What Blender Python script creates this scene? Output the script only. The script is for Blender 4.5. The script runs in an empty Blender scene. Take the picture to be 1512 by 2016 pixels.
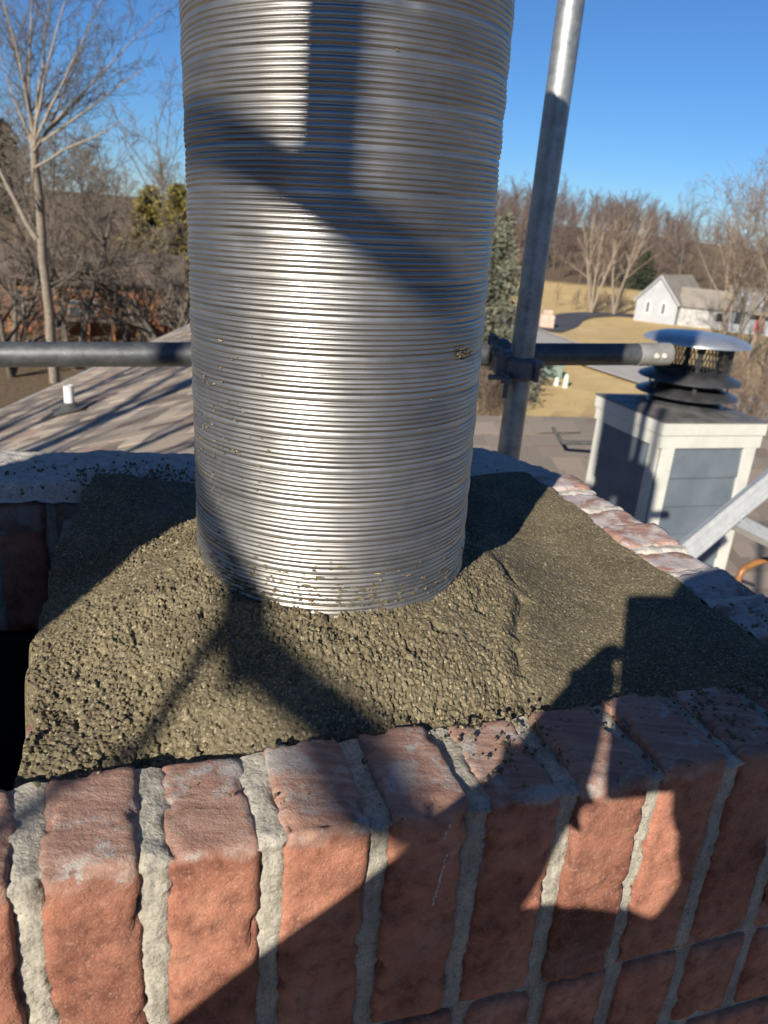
import bpy, bmesh, math, random
import numpy as np
from mathutils import Vector, Matrix, noise as mnoise

random.seed(7)
SC = bpy.context.scene
COL = SC.collection
R_ = math.radians

# ------------------------------------------------------------------ camera
PITCH, ROLL, FPX = R_(20.5), R_(4.8), 1517.0        # focal length in pixels of a 1512 x 2016 frame
FWD = Vector((0, math.cos(PITCH), -math.sin(PITCH)))
_u0 = Vector((0, math.sin(PITCH), math.cos(PITCH)))
_r0 = Vector((1, 0, 0))
CUP = math.cos(ROLL) * _u0 - math.sin(ROLL) * _r0
CRI = math.cos(ROLL) * _r0 + math.sin(ROLL) * _u0
cam = bpy.data.cameras.new('camera')
cam.sensor_fit = 'VERTICAL'
cam.sensor_height = 7.6
cam.sensor_width = 5.7
cam.lens = FPX / 2016.0 * 7.6
cam.clip_start = 0.01
cam.clip_end = 3000
cam.dof.use_dof = True
cam.dof.focus_distance = 0.66
cam.dof.aperture_fstop = cam.lens / 2.5
camo = bpy.data.objects.new('camera', cam)
COL.objects.link(camo)
m3 = Matrix((CRI, CUP, -FWD)).transposed()
camo.matrix_world = m3.to_4x4()
SC.camera = camo

# ------------------------------------------------------------------ light
SAZ, SEL = R_(22.5), R_(23.7)                        # direction the light travels: azimuth right of +Y, downwards
SDIR = Vector((math.sin(SAZ) * math.cos(SEL), math.cos(SAZ) * math.cos(SEL), -math.sin(SEL)))
SU = Vector((math.cos(SAZ), -math.sin(SAZ), 0))
SV = SU.cross(SDIR)
world = bpy.data.worlds.new('World')
SC.world = world
world.use_nodes = True
wn = world.node_tree
bg = wn.nodes['Background']
sky = wn.nodes.new('ShaderNodeTexSky')
sky.sky_type = 'NISHITA'
sky.sun_disc = False
sky.sun_elevation = SEL
sky.sun_rotation = math.atan2(-SDIR.x, -SDIR.y)
sky.altitude = 2500
sky.air_density = 1.3
sky.dust_density = 0.0
sky.ozone_density = 10.0
wn.links.new(sky.outputs[0], bg.inputs[0])
bg.inputs[1].default_value = 0.06
sun = bpy.data.lights.new('sun', 'SUN')
sun.energy = 5.0
sun.angle = R_(0.53)
sun.color = (1.0, 0.93, 0.82)
suno = bpy.data.objects.new('sun', sun)
COL.objects.link(suno)
suno.rotation_euler = (-SDIR).to_track_quat('Z', 'Y').to_euler()
SC.view_settings.view_transform = 'Standard'
SC.view_settings.look = 'None'
SC.view_settings.gamma = 1
SC.view_settings.exposure = 0.8
try:
    SC.cycles.use_denoising = True
    SC.cycles.max_bounces = 5
    SC.cycles.diffuse_bounces = 3
    SC.cycles.glossy_bounces = 3
    SC.cycles.sample_clamp_indirect = 6
except Exception:
    pass

# ------------------------------------------------------------------ helpers
def ray(x, y):
    return CRI * ((x - 756) / FPX) - CUP * ((y - 1008) / FPX) + FWD
def at(x, y, dist):                                   # a point in the place, dist metres away over the ground
    d = ray(x, y)
    return d * (dist / math.hypot(d.x, d.y))
def S(u, v, t):                                       # a point by its place across the sunlight
    return SU * u + SV * v + SDIR * t
TH = R_(19.5)
E1 = Vector((math.cos(TH), math.sin(TH), 0)); E2 = Vector((-math.sin(TH), math.cos(TH), 0))
def ch(a, b, z):                                      # along the front wall, away from it, height
    return E1 * a + E2 * b + Vector((0, 0, z))

def newobj(name, verts, faces, mat=None, parent=None, smooth=False):
    me = bpy.data.meshes.new(name)
    if isinstance(verts, np.ndarray):
        nv = len(verts); nf = len(faces); k = faces.shape[1]
        me.vertices.add(nv); me.vertices.foreach_set('co', verts.astype(np.float32).ravel())
        me.loops.add(nf * k); me.loops.foreach_set('vertex_index', faces.astype(np.int32).ravel())
        me.polygons.add(nf)
        me.polygons.foreach_set('loop_start', np.arange(0, nf * k, k, dtype=np.int32))
        me.polygons.foreach_set('loop_total', np.full(nf, k, dtype=np.int32))
        me.update(calc_edges=True); me.validate()
    else:
        me.from_pydata([tuple(v) for v in verts], [], [tuple(f) for f in faces])
        me.update()
    if smooth:
        me.polygons.foreach_set('use_smooth', np.ones(len(me.polygons), dtype=bool))
    if mat: me.materials.append(mat)
    o = bpy.data.objects.new(name, me)
    COL.objects.link(o)
    if parent:
        o.parent = parent
        w = Vector(parent.location)
        p = parent.parent
        while p:
            w += Vector(p.location); p = p.parent
        o.location = -w
    return o
def link_part(o, parent):
    o.parent = parent
    w = Vector(parent.location); p = parent.parent
    while p:
        w += Vector(p.location); p = p.parent
    o.location = -w
    return o
def tag(o, label=None, cat=None, group=None, kind=None):
    if label: o['label'] = label
    if cat: o['category'] = cat
    if group: o['group'] = group
    if kind: o['kind'] = kind
    return o
def thing(name, loc, label, cat, group=None):
    o = bpy.data.objects.new(name, None)
    o.empty_display_size = .1
    COL.objects.link(o); o.location = loc
    return tag(o, label, cat, group)

class MB:                                             # collects simple shapes into one mesh
    def __init__(s): s.v = []; s.f = []
    def add(s, vs, fs):
        n = len(s.v); s.v += [Vector(p) for p in vs]; s.f += [tuple(i + n for i in f) for f in fs]; return s
    def box(s, o, x, y, z):                           # corner and three edge vectors
        o, x, y, z = Vector(o), Vector(x), Vector(y), Vector(z)
        return s.add([o, o + x, o + x + y, o + y, o + z, o + x + z, o + x + y + z, o + y + z],
                     [(0, 3, 2, 1), (4, 5, 6, 7), (0, 1, 5, 4), (1, 2, 6, 5), (2, 3, 7, 6), (3, 0, 4, 7)])
    def tube(s, pts, rs, n=12, cap=True):
        pts = [Vector(p) for p in pts]
        if not hasattr(rs, '__len__'): rs = [rs] * len(pts)
        rings = []; prev = None
        for i, p in enumerate(pts):
            d = (pts[min(i + 1, len(pts) - 1)] - pts[max(i - 1, 0)]).normalized()
            ref = prev if prev is not None else (Vector((0, 0, 1)) if abs(d.z) < .9 else Vector((1, 0, 0)))
            a = (ref - d * ref.dot(d)).normalized(); b = d.cross(a); prev = a
            rings.append([p + (a * math.cos(t) + b * math.sin(t)) * rs[i] for t in [2 * math.pi * k / n for k in range(n)]])
        vs = [q for r in rings for q in r]; fs = []
        for i in range(len(pts) - 1):
            for k in range(n):
                fs.append((i * n + k, i * n + (k + 1) % n, (i + 1) * n + (k + 1) % n, (i + 1) * n + k))
        if cap:
            fs.append(tuple(reversed(range(n)))); fs.append(tuple((len(pts) - 1) * n + k for k in range(n)))
        return s.add(vs, fs)
    def lathe(s, c, prof, n=48, axis=Vector((0, 0, 1))):
        c = Vector(c); vs = []; fs = []
        for r, z in prof:
            for k in range(n):
                t = 2 * math.pi * k / n
                vs.append(c + Vector((r * math.cos(t), r * math.sin(t), z)))
        for i in range(len(prof) - 1):
            for k in range(n):
                fs.append((i * n + k, i * n + (k + 1) % n, (i + 1) * n + (k + 1) % n, (i + 1) * n + k))
        return s.add(vs, fs)
    def build(s, name, mat, parent=None, smooth=False):
        return newobj(name, s.v, s.f, mat, parent, smooth)
def autosmooth(o, ang=40):
    me = o.data
    me.polygons.foreach_set('use_smooth', np.ones(len(me.polygons), dtype=bool))
    try: me.set_sharp_from_angle(angle=R_(ang))
    except Exception: pass
    return o
def bevel(o, w=.002, seg=2):
    m = o.modifiers.new('bevel', 'BEVEL'); m.width = w; m.segments = seg; m.limit_method = 'ANGLE'
    return o

# value noise on arrays
def vnoise(x, y, seed=0):
    xi = np.floor(x).astype(np.int64); yi = np.floor(y).astype(np.int64)
    fx = x - xi; fy = y - yi
    fx = fx * fx * (3 - 2 * fx); fy = fy * fy * (3 - 2 * fy)
    def h(i, j):
        n = (i * 374761393 + j * 668265263 + seed * 974711) & 0x7fffffff
        n = ((n ^ (n >> 13)) * 1274126177) & 0x7fffffff
        return ((n ^ (n >> 16)) & 0xffff) / 65535.0
    return (h(xi, yi) * (1 - fx) + h(xi + 1, yi) * fx) * (1 - fy) + (h(xi, yi + 1) * (1 - fx) + h(xi + 1, yi + 1) * fx) * fy
def fbm(x, y, oct=4, seed=0):
    s = 0; a = .5
    for i in range(oct):
        s = s + a * (vnoise(x * 2 ** i, y * 2 ** i, seed + i * 17) - .5) * 2; a *= .5
    return s
def sstep(x, a, b):
    t = np.clip((x - a) / (b - a), 0, 1); return t * t * (3 - 2 * t)

# ------------------------------------------------------------------ materials
class NT:
    def __init__(s, name):
        s.m = bpy.data.materials.new(name); s.m.use_nodes = True
        s.t = s.m.node_tree; s.b = s.t.nodes['Principled BSDF']
        s.co = s.t.nodes.new('ShaderNodeTexCoord')
    def n(s, typ, **kw):
        nd = s.t.nodes.new(typ)
        for k, v in kw.items(): setattr(nd, k, v)
        return nd
    def l(s, a, b): s.t.links.new(a, b)
    def noise(s, scale, detail=4, rough=.55, coord='Object', vec=None, dist=0):
        nd = s.n('ShaderNodeTexNoise'); nd.inputs['Scale'].default_value = scale
        nd.inputs['Detail'].default_value = detail; nd.inputs['Roughness'].default_value = rough
        nd.inputs['Distortion'].default_value = dist
        s.l(vec if vec is not None else s.co.outputs[coord], nd.inputs['Vector']); return nd.outputs['Fac']
    def ramp(s, fac, stops):
        nd = s.n('ShaderNodeValToRGB'); cr = nd.color_ramp
        while len(cr.elements) < len(stops): cr.elements.new(.5)
        for e, (p, c) in zip(cr.elements, stops):
            e.position = p; e.color = (*c, 1) if len(c) == 3 else c
        s.l(fac, nd.inputs[0]); return nd.outputs[0]
    def mix(s, fac, a, b, blend='MIX'):
        nd = s.n('ShaderNodeMix', data_type='RGBA', blend_type=blend)
        for sock, v in ((nd.inputs['Factor'], fac), (nd.inputs['A'], a), (nd.inputs['B'], b)):
            if hasattr(v, 'is_linked') or hasattr(v, 'links'): s.l(v, sock)
            elif isinstance(v, (int, float)): sock.default_value = v
            else: sock.default_value = (*v, 1)
        return nd.outputs['Result']
    def math(s, op, a, b=None, clamp=False):
        nd = s.n('ShaderNodeMath', operation=op); nd.use_clamp = clamp
        for i, v in enumerate((a, b)):
            if v is None: continue
            if isinstance(v, (int, float)): nd.inputs[i].default_value = v
            else: s.l(v, nd.inputs[i])
        return nd.outputs[0]
    def bump(s, h, strength=.3, dist=.002, prev=None):
        nd = s.n('ShaderNodeBump'); nd.inputs['Strength'].default_value = strength; nd.inputs['Distance'].default_value = dist
        s.l(h, nd.inputs['Height'])
        if prev is not None: s.l(prev, nd.inputs['Normal'])
        return nd.outputs[0]
    def sep(s, v):
        nd = s.n('ShaderNodeSeparateXYZ'); s.l(v, nd.inputs[0]); return nd.outputs
    def done(s, col=None, rough=.6, metal=0, normal=None, spec=.5):
        b = s.b
        if col is not None:
            if isinstance(col, tuple): b.inputs['Base Color'].default_value = (*col, 1)
            else: s.l(col, b.inputs['Base Color'])
        if isinstance(rough, (int, float)): b.inputs['Roughness'].default_value = rough
        else: s.l(rough, b.inputs['Roughness'])
        if isinstance(metal, (int, float)): b.inputs['Metallic'].default_value = metal
        else: s.l(metal, b.inputs['Metallic'])
        if normal is not None: s.l(normal, b.inputs['Normal'])
        b.inputs['Specular IOR Level'].default_value = spec
        return s.m

def simple(name, c0, c1, scale=20, rough=.7, metal=0, bump=0, bscale=60, bdist=.002, coord='Object', spec=.4):
    t = NT(name)
    col = t.ramp(t.noise(scale, 5, .6, coord), [(.3, c0), (.7, c1)])
    nm = t.bump(t.noise(bscale, 4, .6, coord), bump, bdist) if bump else None
    return t.done(col, rough, metal, nm, spec)

def brick_mat(name, smear_top=.5, zt=-.362, white=(.42, .395, .36), lo=.0, soot=0):
    t = NT(name)
    P = t.co.outputs['Object']
    rnd = t.n('ShaderNodeObjectInfo').outputs['Random']
    n1 = t.noise(14, 5, .6); n2 = t.noise(70, 4, .65); n3 = t.noise(420, 3, .6)
    base = t.ramp(n1, [(.28, (.225, .092, .06)), (.45, (.35, .152, .098)), (.6, (.46, .215, .14)), (.78, (.56, .31, .215))])
    dark = t.ramp(n2, [(.32, (.45, .4, .4)), (.5, (.95, .95, .95)), (.7, (1.25, 1.2, 1.15))])
    base = t.mix(.75, base, dark, 'MULTIPLY')
    rv = t.ramp(rnd, [(0, (.66, .62, .62)), (.3, (.9, .86, .84)), (.6, (1, 1, 1)), (1, (1.08, 1.04, 1.0))])
    base = t.mix(1.0, base, rv, 'MULTIPLY')
    # pale sand specks in the fired face
    base = t.mix(t.math('MULTIPLY', t.ramp(n3, [(.56, (0, 0, 0)), (.7, (1, 1, 1))]), .4), base, (.5, .34, .24))
    # worn, cut upper end: duller brown clay, streaked
    z = t.sep(P)[2]
    nz = t.noise(28, 5, .65)
    zz = t.math('ADD', z, t.math('MULTIPLY', t.math('SUBTRACT', nz, .5), .05))
    topm = t.ramp(t.math('MULTIPLY', t.math('SUBTRACT', zz, zt - .012), 1 / .024), [(.35, (0, 0, 0)), (.62, (1, 1, 1))])
    st = t.n('ShaderNodeMapping'); st.inputs['Scale'].default_value = (14, 160, 60); st.inputs['Rotation'].default_value = (0, 0, R_(-33))
    t.l(P, st.inputs['Vector'])
    ns = t.noise(1, 4, .6, vec=st.outputs[0])
    topc = t.ramp(ns, [(.3, (.2, .115, .088)), (.5, (.31, .19, .145)), (.72, (.45, .31, .245))])
    base = t.mix(t.math('MULTIPLY', topm, .8), base, topc)
    # smeared old mortar
    sm = t.noise(22, 6, .7, dist=.6)
    sm = t.math('ADD', sm, t.math('MULTIPLY', t.math('SUBTRACT', t.noise(240, 3, .7), .5), .12))
    sm = t.math('ADD', sm, t.math('MULTIPLY', t.math('SUBTRACT', t.math('MAXIMUM', topm, lo), 1.0), .5))
    smk = t.ramp(sm, [(.66 - .3 * smear_top, (0, 0, 0)), (.75 - .3 * smear_top, (1, 1, 1))])
    smc = t.mix(t.noise(90, 4, .6), tuple(c * .72 for c in white), white)
    base = t.mix(t.math('MULTIPLY', smk, .85), base, smc)
    # thin pale dust everywhere
    base = t.mix(t.math('MULTIPLY', t.ramp(t.noise(9, 6, .7), [(.55, (0, 0, 0)), (.8, (1, 1, 1))]), .28), base, (.44, .38, .34))
    if soot: base = t.mix(soot, base, (.01, .009, .008))
    nb = t.bump(t.noise(260, 5, .75), .9, .0016)
    nb = t.bump(t.noise(60, 6, .7), .6, .004, nb)
    nb = t.bump(ns, .35, .0015, nb)
    nb = t.bump(t.noise(800, 3, .7), .8, .0008, nb)
    return t.done(base, .82, 0, nb, .3)

def mortar_old(name, c0=(.18, .163, .13), c1=(.43, .395, .325), soot=0):
    t = NT(name)
    n1 = t.noise(35, 6, .65); n2 = t.noise(380, 3, .6); n3 = t.noise(900, 2, .6)
    mp = t.n('ShaderNodeMapping'); mp.inputs['Scale'].default_value = (90, 90, 14); t.l(t.co.outputs['Object'], mp.inputs['Vector'])
    n1 = t.mix(.5, n1, t.noise(1, 4, .65, vec=mp.outputs[0]))
    base = t.ramp(n1, [(.34, c0), (.62, c1)])
    base = t.mix(t.math('MULTIPLY', t.ramp(n2, [(.32, (1, 1, 1)), (.5, (0, 0, 0))]), .5), base, tuple(c * .6 for c in c0))
    base = t.mix(t.math('MULTIPLY', t.ramp(n3, [(.6, (0, 0, 0)), (.7, (1, 1, 1))]), .6), base, (.58, .52, .4))
    if soot: base = t.mix(soot, base, (.012, .011, .01))
    nb = t.bump(n2, .7, .0015); nb = t.bump(t.noise(110, 5, .65), .6, .003, nb)
    return t.done(base, .92, 0, nb, .2)

M = {}
M['brick'] = brick_mat('fired_brick', .5)
M['brick_white'] = brick_mat('smeared_brick', .72, -.40, (.56, .50, .475), .5)
M['brick_low'] = brick_mat('lower_brick', .2, .5)
M['brick_soot_shade'] = brick_mat('sooty_shaded_brick', .5, -.40, lo=.2, soot=.25)  # soot on the flue bricks, its tint also painting in the shade there
M['mortar'] = mortar_old('set_mortar')
M['wash'] = mortar_old('mortar_wash', (.30, .272, .238), (.54, .495, .44))
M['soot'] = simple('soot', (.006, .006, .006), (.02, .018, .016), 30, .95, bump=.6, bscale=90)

def fresh_mortar():
    t = NT('fresh_mortar')
    n1 = t.noise(330, 3, .7); n2 = t.noise(14, 4, .6); n3 = t.noise(900, 2, .5)
    base = t.ramp(n1, [(.3, (.056, .045, .027)), (.5, (.125, .103, .061)), (.68, (.215, .178, .108)), (.8, (.37, .31, .2))])
    base = t.mix(1.0, base, t.ramp(n2, [(.3, (.75, .73, .72)), (.55, (1, 1, 1)), (.75, (1.2, 1.18, 1.12))]), 'MULTIPLY')
    vor = t.n('ShaderNodeTexVoronoi'); vor.inputs['Scale'].default_value = 620
    t.l(t.co.outputs['Object'], vor.inputs['Vector'])
    v = t.sep(vor.outputs['Color'])[0]
    base = t.mix(t.math('MULTIPLY', t.ramp(v, [(.93, (0, 0, 0)), (.96, (1, 1, 1))]), .6), base, (.36, .31, .2))
    rough = t.ramp(v, [(.0, (.9,) * 3), (.85, (.8,) * 3), (1, (.4,) * 3)])
    nb = t.bump(n3, .6, .0008)
    return t.done(base, rough, 0, nb, .25)
M['fresh'] = fresh_mortar()

def steel_liner():
    t = NT('stainless_liner')
    P = t.co.outputs['Object']
    z = t.sep(P)[2]
    mp = t.n('ShaderNodeMapping'); mp.inputs['Scale'].default_value = (9, 9, 130); t.l(P, mp.inputs['Vector'])
    n1 = t.noise(1, 4, .6, vec=mp.outputs[0]); n2 = t.noise(26, 5, .6); n3 = t.noise(70, 5, .65)
    col = t.ramp(n1, [(.3, (.27, .258, .242)), (.6, (.37, .357, .34)), (.8, (.45, .44, .42))])
    # film of cement on the lower part
    zb = t.math('ADD', z, t.math('MULTIPLY', t.math('SUBTRACT', n2, .5), .25))
    film = t.ramp(t.math('MULTIPLY', t.math('ADD', zb, .33), 4.0), [(0, (1, 1, 1)), (.25, (.5, .5, .5)), (.9, (.2, .2, .2))])
    film = t.math('MULTIPLY', film, t.ramp(n3, [(.4, (.55,) * 3), (.62, (1, 1, 1))]))
    film = t.math('MULTIPLY', film, .42)
    col = t.mix(film, col, (.33, .30, .24))
    rough = t.math('ADD', t.math('MULTIPLY', n2, .12), .22)
    rough = t.math('ADD', rough, t.math('MULTIPLY', film, .4))
    metal = t.math('SUBTRACT', 1.0, film)
    nb = t.bump(t.noise(60, 3, .5), .12, .001)
    m = t.done(col, rough, metal, nb)
    gl = t.n('ShaderNodeBsdfAnisotropic'); gl.inputs['Roughness'].default_value = .52     # worn, scattering part of the sheen
    t.l(col, gl.inputs['Color']); t.l(nb, gl.inputs['Normal'])
    mx = t.n('ShaderNodeMixShader'); mx.inputs[0].default_value = .55
    out = [n for n in t.t.nodes if n.type == 'OUTPUT_MATERIAL'][0]
    t.l(t.b.outputs[0], mx.inputs[1]); t.l(gl.outputs[0], mx.inputs[2]); t.l(mx.outputs[0], out.inputs['Surface'])
    return m
M['steel'] = steel_liner()

def galv(name, c0, c1, rough=.5, metal=.75):
    t = NT(name)
    vor = t.n('ShaderNodeTexVoronoi'); vor.inputs['Scale'].default_value = 120
    t.l(t.co.outputs['Object'], vor.inputs['Vector'])
    n2 = t.noise(18, 6, .7)
    col = t.mix(t.ramp(n2, [(.35, (0, 0, 0)), (.65, (1, 1, 1))]), c0, c1)
    col = t.mix(.25, col, t.ramp(t.sep(vor.outputs['Color'])[0], [(0, c0), (1, c1)]))
    sp = t.ramp(t.noise(90, 3, .5), [(.7, (0, 0, 0)), (.76, (1, 1, 1))])
    col = t.mix(t.math('MULTIPLY', sp, .6), col, (.4, .38, .34))
    return t.done(col, t.math('ADD', t.math('MULTIPLY', n2, .25), rough - .12), metal, t.bump(n2, .25, .002))
M['galv'] = galv('galvanised_tube', (.2, .21, .21), (.42, .43, .425))
M['galv_dark'] = galv('weathered_tube', (.055, .058, .062), (.12, .125, .13), .5, .5)
M['galv_light'] = galv('bright_galvanised', (.17, .165, .15), (.33, .32, .295), .6, .3)
M['cast'] = galv('cast_coupler', (.10, .10, .105), (.2, .2, .205), .6, .6)
M['alu'] = galv('mill_aluminium', (.42, .42, .41), (.55, .55, .53), .5, .25)
M['white_paint'] = simple('white_trim_paint', (.44, .43, .38), (.54, .53, .47), 6, .55, bump=.1, bscale=40)
M['siding'] = simple('grey_siding_paint', (.085, .105, .125), (.125, .145, .165), 5, .6, bump=.15, bscale=30)
M['black_metal'] = simple('black_painted_metal', (.03, .03, .032), (.07, .07, .072), 12, .35, .3, bump=.1)
M['lid_metal'] = simple('galvanised_lid', (.42, .44, .45), (.6, .62, .62), 8, .38, .75)
M['chase_top'] = simple('weathered_chase_top', (.09, .085, .08), (.22, .21, .2), 10, .5, .35, bump=.2)
M['pvc'] = simple('white_pvc', (.58, .58, .54), (.66, .66, .62), 5, .45)
M['boot'] = simple('rubber_boot', (.03, .03, .03), (.07, .07, .068), 20, .7)
M['hose'] = simple('orange_hose', (.16, .07, .025), (.36, .16, .05), 30, .4)

def shingle_mat(name, cols):
    t = NT(name)
    rnd = t.n('ShaderNodeObjectInfo').outputs['Random']
    geo = t.n('ShaderNodeNewGeometry').outputs['Random Per Island']
    r = t.math('FRACT', t.math('ADD', t.math('MULTIPLY', rnd, 7.31), t.math('MULTIPLY', geo, 3.7)))
    col = t.ramp(r, [(i / (len(cols) - 1), c) for i, c in enumerate(cols)])
    gr = t.noise(180, 3, .7)
    col = t.mix(.5, col, t.ramp(gr, [(.3, (.55, .55, .55)), (.7, (1.2, 1.2, 1.2))]), 'MULTIPLY')
    col = t.mix(t.math('MULTIPLY', t.noise(1.2, 4, .6, coord='Object'), .3), col, (.3, .26, .21))
    return t.done(col, .9, 0, t.bump(gr, .6, .003), .25)
M['shingle'] = shingle_mat('asphalt_shingle', [(.25, .195, .148), (.41, .33, .25), (.14, .098, .075), (.30, .25, .20), (.165, .14, .118), (.46, .375, .29), (.23, .14, .108)])

M['shingle_dark'] = shingle_mat('darker_brown_shingle', [(.15, .12, .10), (.21, .17, .145), (.115, .088, .075), (.18, .15, .128), (.13, .115, .10), (.23, .175, .145)])  # darker colour mix of the shingle, for the lower roof
def bark(name, c0, c1, scale=6): return simple(name, c0, c1, scale, .9, bump=.5, bscale=18, bdist=.03, spec=.2)
M['bark_pale'] = bark('pale_bark', (.17, .14, .108), (.29, .245, .195))
M['bark_tan'] = bark('tan_bark', (.19, .15, .112), (.29, .235, .18))
M['bark_grey'] = bark('grey_bark', (.075, .063, .052), (.145, .125, .10))
M['twig_brown'] = bark('brown_twigs', (.12, .09, .066), (.2, .15, .115), .08)
M['twig_purple'] = bark('purple_brown_twigs', (.10, .073, .062), (.155, .115, .098), .05)
M['twig_left'] = bark('grey_brown_twigs', (.095, .076, .06), (.215, .17, .132), .12)
M['needle'] = simple('grey_green_needles', (.06, .068, .045), (.17, .172, .125), .8, .8, spec=.2)
M['needle_yellow'] = simple('yellow_green_needles', (.10, .095, .03), (.24, .19, .05), .5, .8, spec=.2)
M['needle_dark'] = simple('dark_needles', (.02, .028, .018), (.05, .06, .036), .6, .8, spec=.2)

def ground_mat():
    t = NT('winter_ground')
    n1 = t.noise(.06, 6, .6); n2 = t.noise(.5, 5, .65); n3 = t.noise(4, 4, .7)
    base = t.ramp(n1, [(.3, (.52, .37, .165)), (.55, (.62, .45, .215)), (.75, (.68, .51, .26))])
    base = t.mix(t.math('MULTIPLY', t.ramp(n2, [(.35, (1, 1, 1)), (.6, (0, 0, 0))]), .4), base, (.36, .25, .115))
    base = t.mix(t.math('MULTIPLY', t.ramp(n3, [(.35, (1, 1, 1)), (.65, (0, 0, 0))]), .25), base, (.27, .2, .10))
    att = t.n('ShaderNodeAttribute'); att.attribute_name = 'litter_dark'
    lit = t.ramp(t.math('ADD', att.outputs['Fac'], t.math('MULTIPLY', t.math('SUBTRACT', n2, .5), .8)), [(.35, (0, 0, 0)), (.65, (1, 1, 1))])
    leaf = t.ramp(n3, [(.3, (.085, .06, .038)), (.7, (.2, .145, .09))])
    base = t.mix(lit, base, leaf)
    return t.done(base, .95, 0, t.bump(n3, .6, .15), .1)
M['ground'] = ground_mat()
M['road'] = simple('pale_asphalt_road', (.33, .31, .28), (.40, .375, .335), .8, .9, bump=.2, bscale=10, spec=.2)
M['drive'] = simple('dark_asphalt_drive', (.05, .052, .056), (.08, .082, .088), .6, .8, spec=.3)
M['concrete'] = simple('pale_concrete', (.42, .38, .32), (.54, .5, .43), 1.5, .9)
M['house_white'] = simple('white_clapboard', (.29, .298, .31), (.36, .368, .38), .7, .7)
M['house_stone'] = simple('pale_stone_veneer', (.2, .19, .185), (.46, .45, .43), 2.2, .85)
M['house_roof'] = simple('grey_brown_roof', (.19, .165, .135), (.27, .235, .195), .8, .9)
M['glass_dark'] = simple('dark_window_glass', (.02, .022, .025), (.05, .055, .06), .5, .1, spec=.8)
M['red_paint'] = simple('red_door_paint', (.3, .02, .025), (.38, .035, .04), 2, .5)
M['orange_wood'] = simple('orange_stained_wood', (.22, .085, .035), (.32, .135, .055), .9, .7)
M['brown_roof'] = simple('brown_roof', (.085, .06, .045), (.15, .115, .09), .5, .9)
M['green_box'] = simple('green_cabinet_paint', (.14, .19, .15), (.2, .25, .2), 2, .5)
M['pedestal'] = simple('pale_green_plastic', (.45, .52, .42), (.56, .62, .52), 2, .5)
M['stone_pink'] = simple('pink_stone', (.38, .25, .19), (.55, .4, .32), 3, .9, bump=.5, bscale=4, bdist=.05)

# ------------------------------------------------------------------ ground, road, drive
def gz(x, y):
    x = np.asarray(x, float); y = np.asarray(y, float)
    d = np.hypot(x, y); az = np.degrees(np.arctan2(x, y))
    front = sstep(np.abs(az), 120, 70)
    left = sstep(az, 2, -14) * front
    z = -9 + left * 6.2 * sstep(d, 50, 120)
    hill = np.exp(-((az - 11) / 13.0) ** 2)
    z = z + front * (sstep(d, 120, 330) * (1.0 + 11.0 * hill) + sstep(d, 330, 600) * 5)
    z = z + .5 * fbm(x / 35, y / 35, 3, 5) * sstep(d, 30, 70)
    return z
def build_ground():
    rad = np.concatenate([[0], np.linspace(4, 60, 22), np.linspace(66, 200, 30), np.linspace(215, 700, 22), [1000, 1600, 2600]])
    na = 220
    vs = []; 
    th = np.linspace(0, 2 * np.pi, na, endpoint=False)
    for r in rad:
        x = r * np.sin(th); y = r * np.cos(th)
        vs.append(np.stack([x, y, gz(x, y)], 1))
    V = np.concatenate(vs)
    f = []
    for i in range(len(rad) - 1):
        k = np.arange(na); k2 = (k + 1) % na
        f.append(np.stack([i * na + k, (i + 1) * na + k, (i + 1) * na + k2, i * na + k2], 1))
    F = np.concatenate(f)[:, ::-1]
    o = newobj('ground', V, F, M['ground'], smooth=True)
    d = np.hypot(V[:, 0], V[:, 1]); az = np.degrees(np.arctan2(V[:, 0], V[:, 1]))
    lit = np.where(az < 2, sstep(d, 14, 30) * (1 - .9 * sstep(d, 84, 92) * sstep(-d, -120, -104) * sstep(-az, 27, 30)), sstep(d, 142, 172))
    lit = np.maximum(lit, sstep(np.abs(az), 60, 80))  # unseen ground darkened to dull the golden reflections in the liner
    a = o.data.attributes.new('litter_dark', 'FLOAT', 'POINT')
    n = len(o.data.vertices)
    a.data.foreach_set('value', lit[:n].astype(np.float32))
    return tag(o, kind='structure')
build_ground()

def ribbon(name, pts, width, mat, lift, smooth_n=8):
    # a strip laid on the terrain along a polyline
    P = []
    for i in range(len(pts) - 1):
        for k in range(smooth_n):
            t = k / smooth_n
            p0 = Vector(pts[max(i - 1, 0)]); p1 = Vector(pts[i]); p2 = Vector(pts[i + 1]); p3 = Vector(pts[min(i + 2, len(pts) - 1)])
            P.append(.5 * ((2 * p1) + (p2 - p0) * t + (2 * p0 - 5 * p1 + 4 * p2 - p3) * t * t + (3 * p1 - p0 - 3 * p2 + p3) * t ** 3))
    P.append(Vector(pts[-1]))
    vs = []; fs = []
    K = 5
    for i, p in enumerate(P):
        d = (P[min(i + 1, len(P) - 1)] - P[max(i - 1, 0)]).normalized(); nrm = Vector((-d.y, d.x))
        for k in range(K):
            q = p + nrm * width * (k / (K - 1) - .5)
            vs.append((q.x, q.y, float(gz(q.x, q.y)) + lift))
    for i in range(len(P) - 1):
        for k in range(K - 1):
            fs.append((i * K + k, i * K + k + 1, (i + 1) * K + k + 1, (i + 1) * K + k))
    o = newobj(name, vs, fs, mat, smooth=True)
    return o, P
road_pts = [(30, 34), (23.4, 45), (18, 55.8), (15.2, 62), (12.6, 71.5), (9.5, 86), (5, 105), (-4, 140)]
o, _ = ribbon('road', road_pts, 5.6, M['road'], .12); tag(o, kind='structure')
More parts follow.
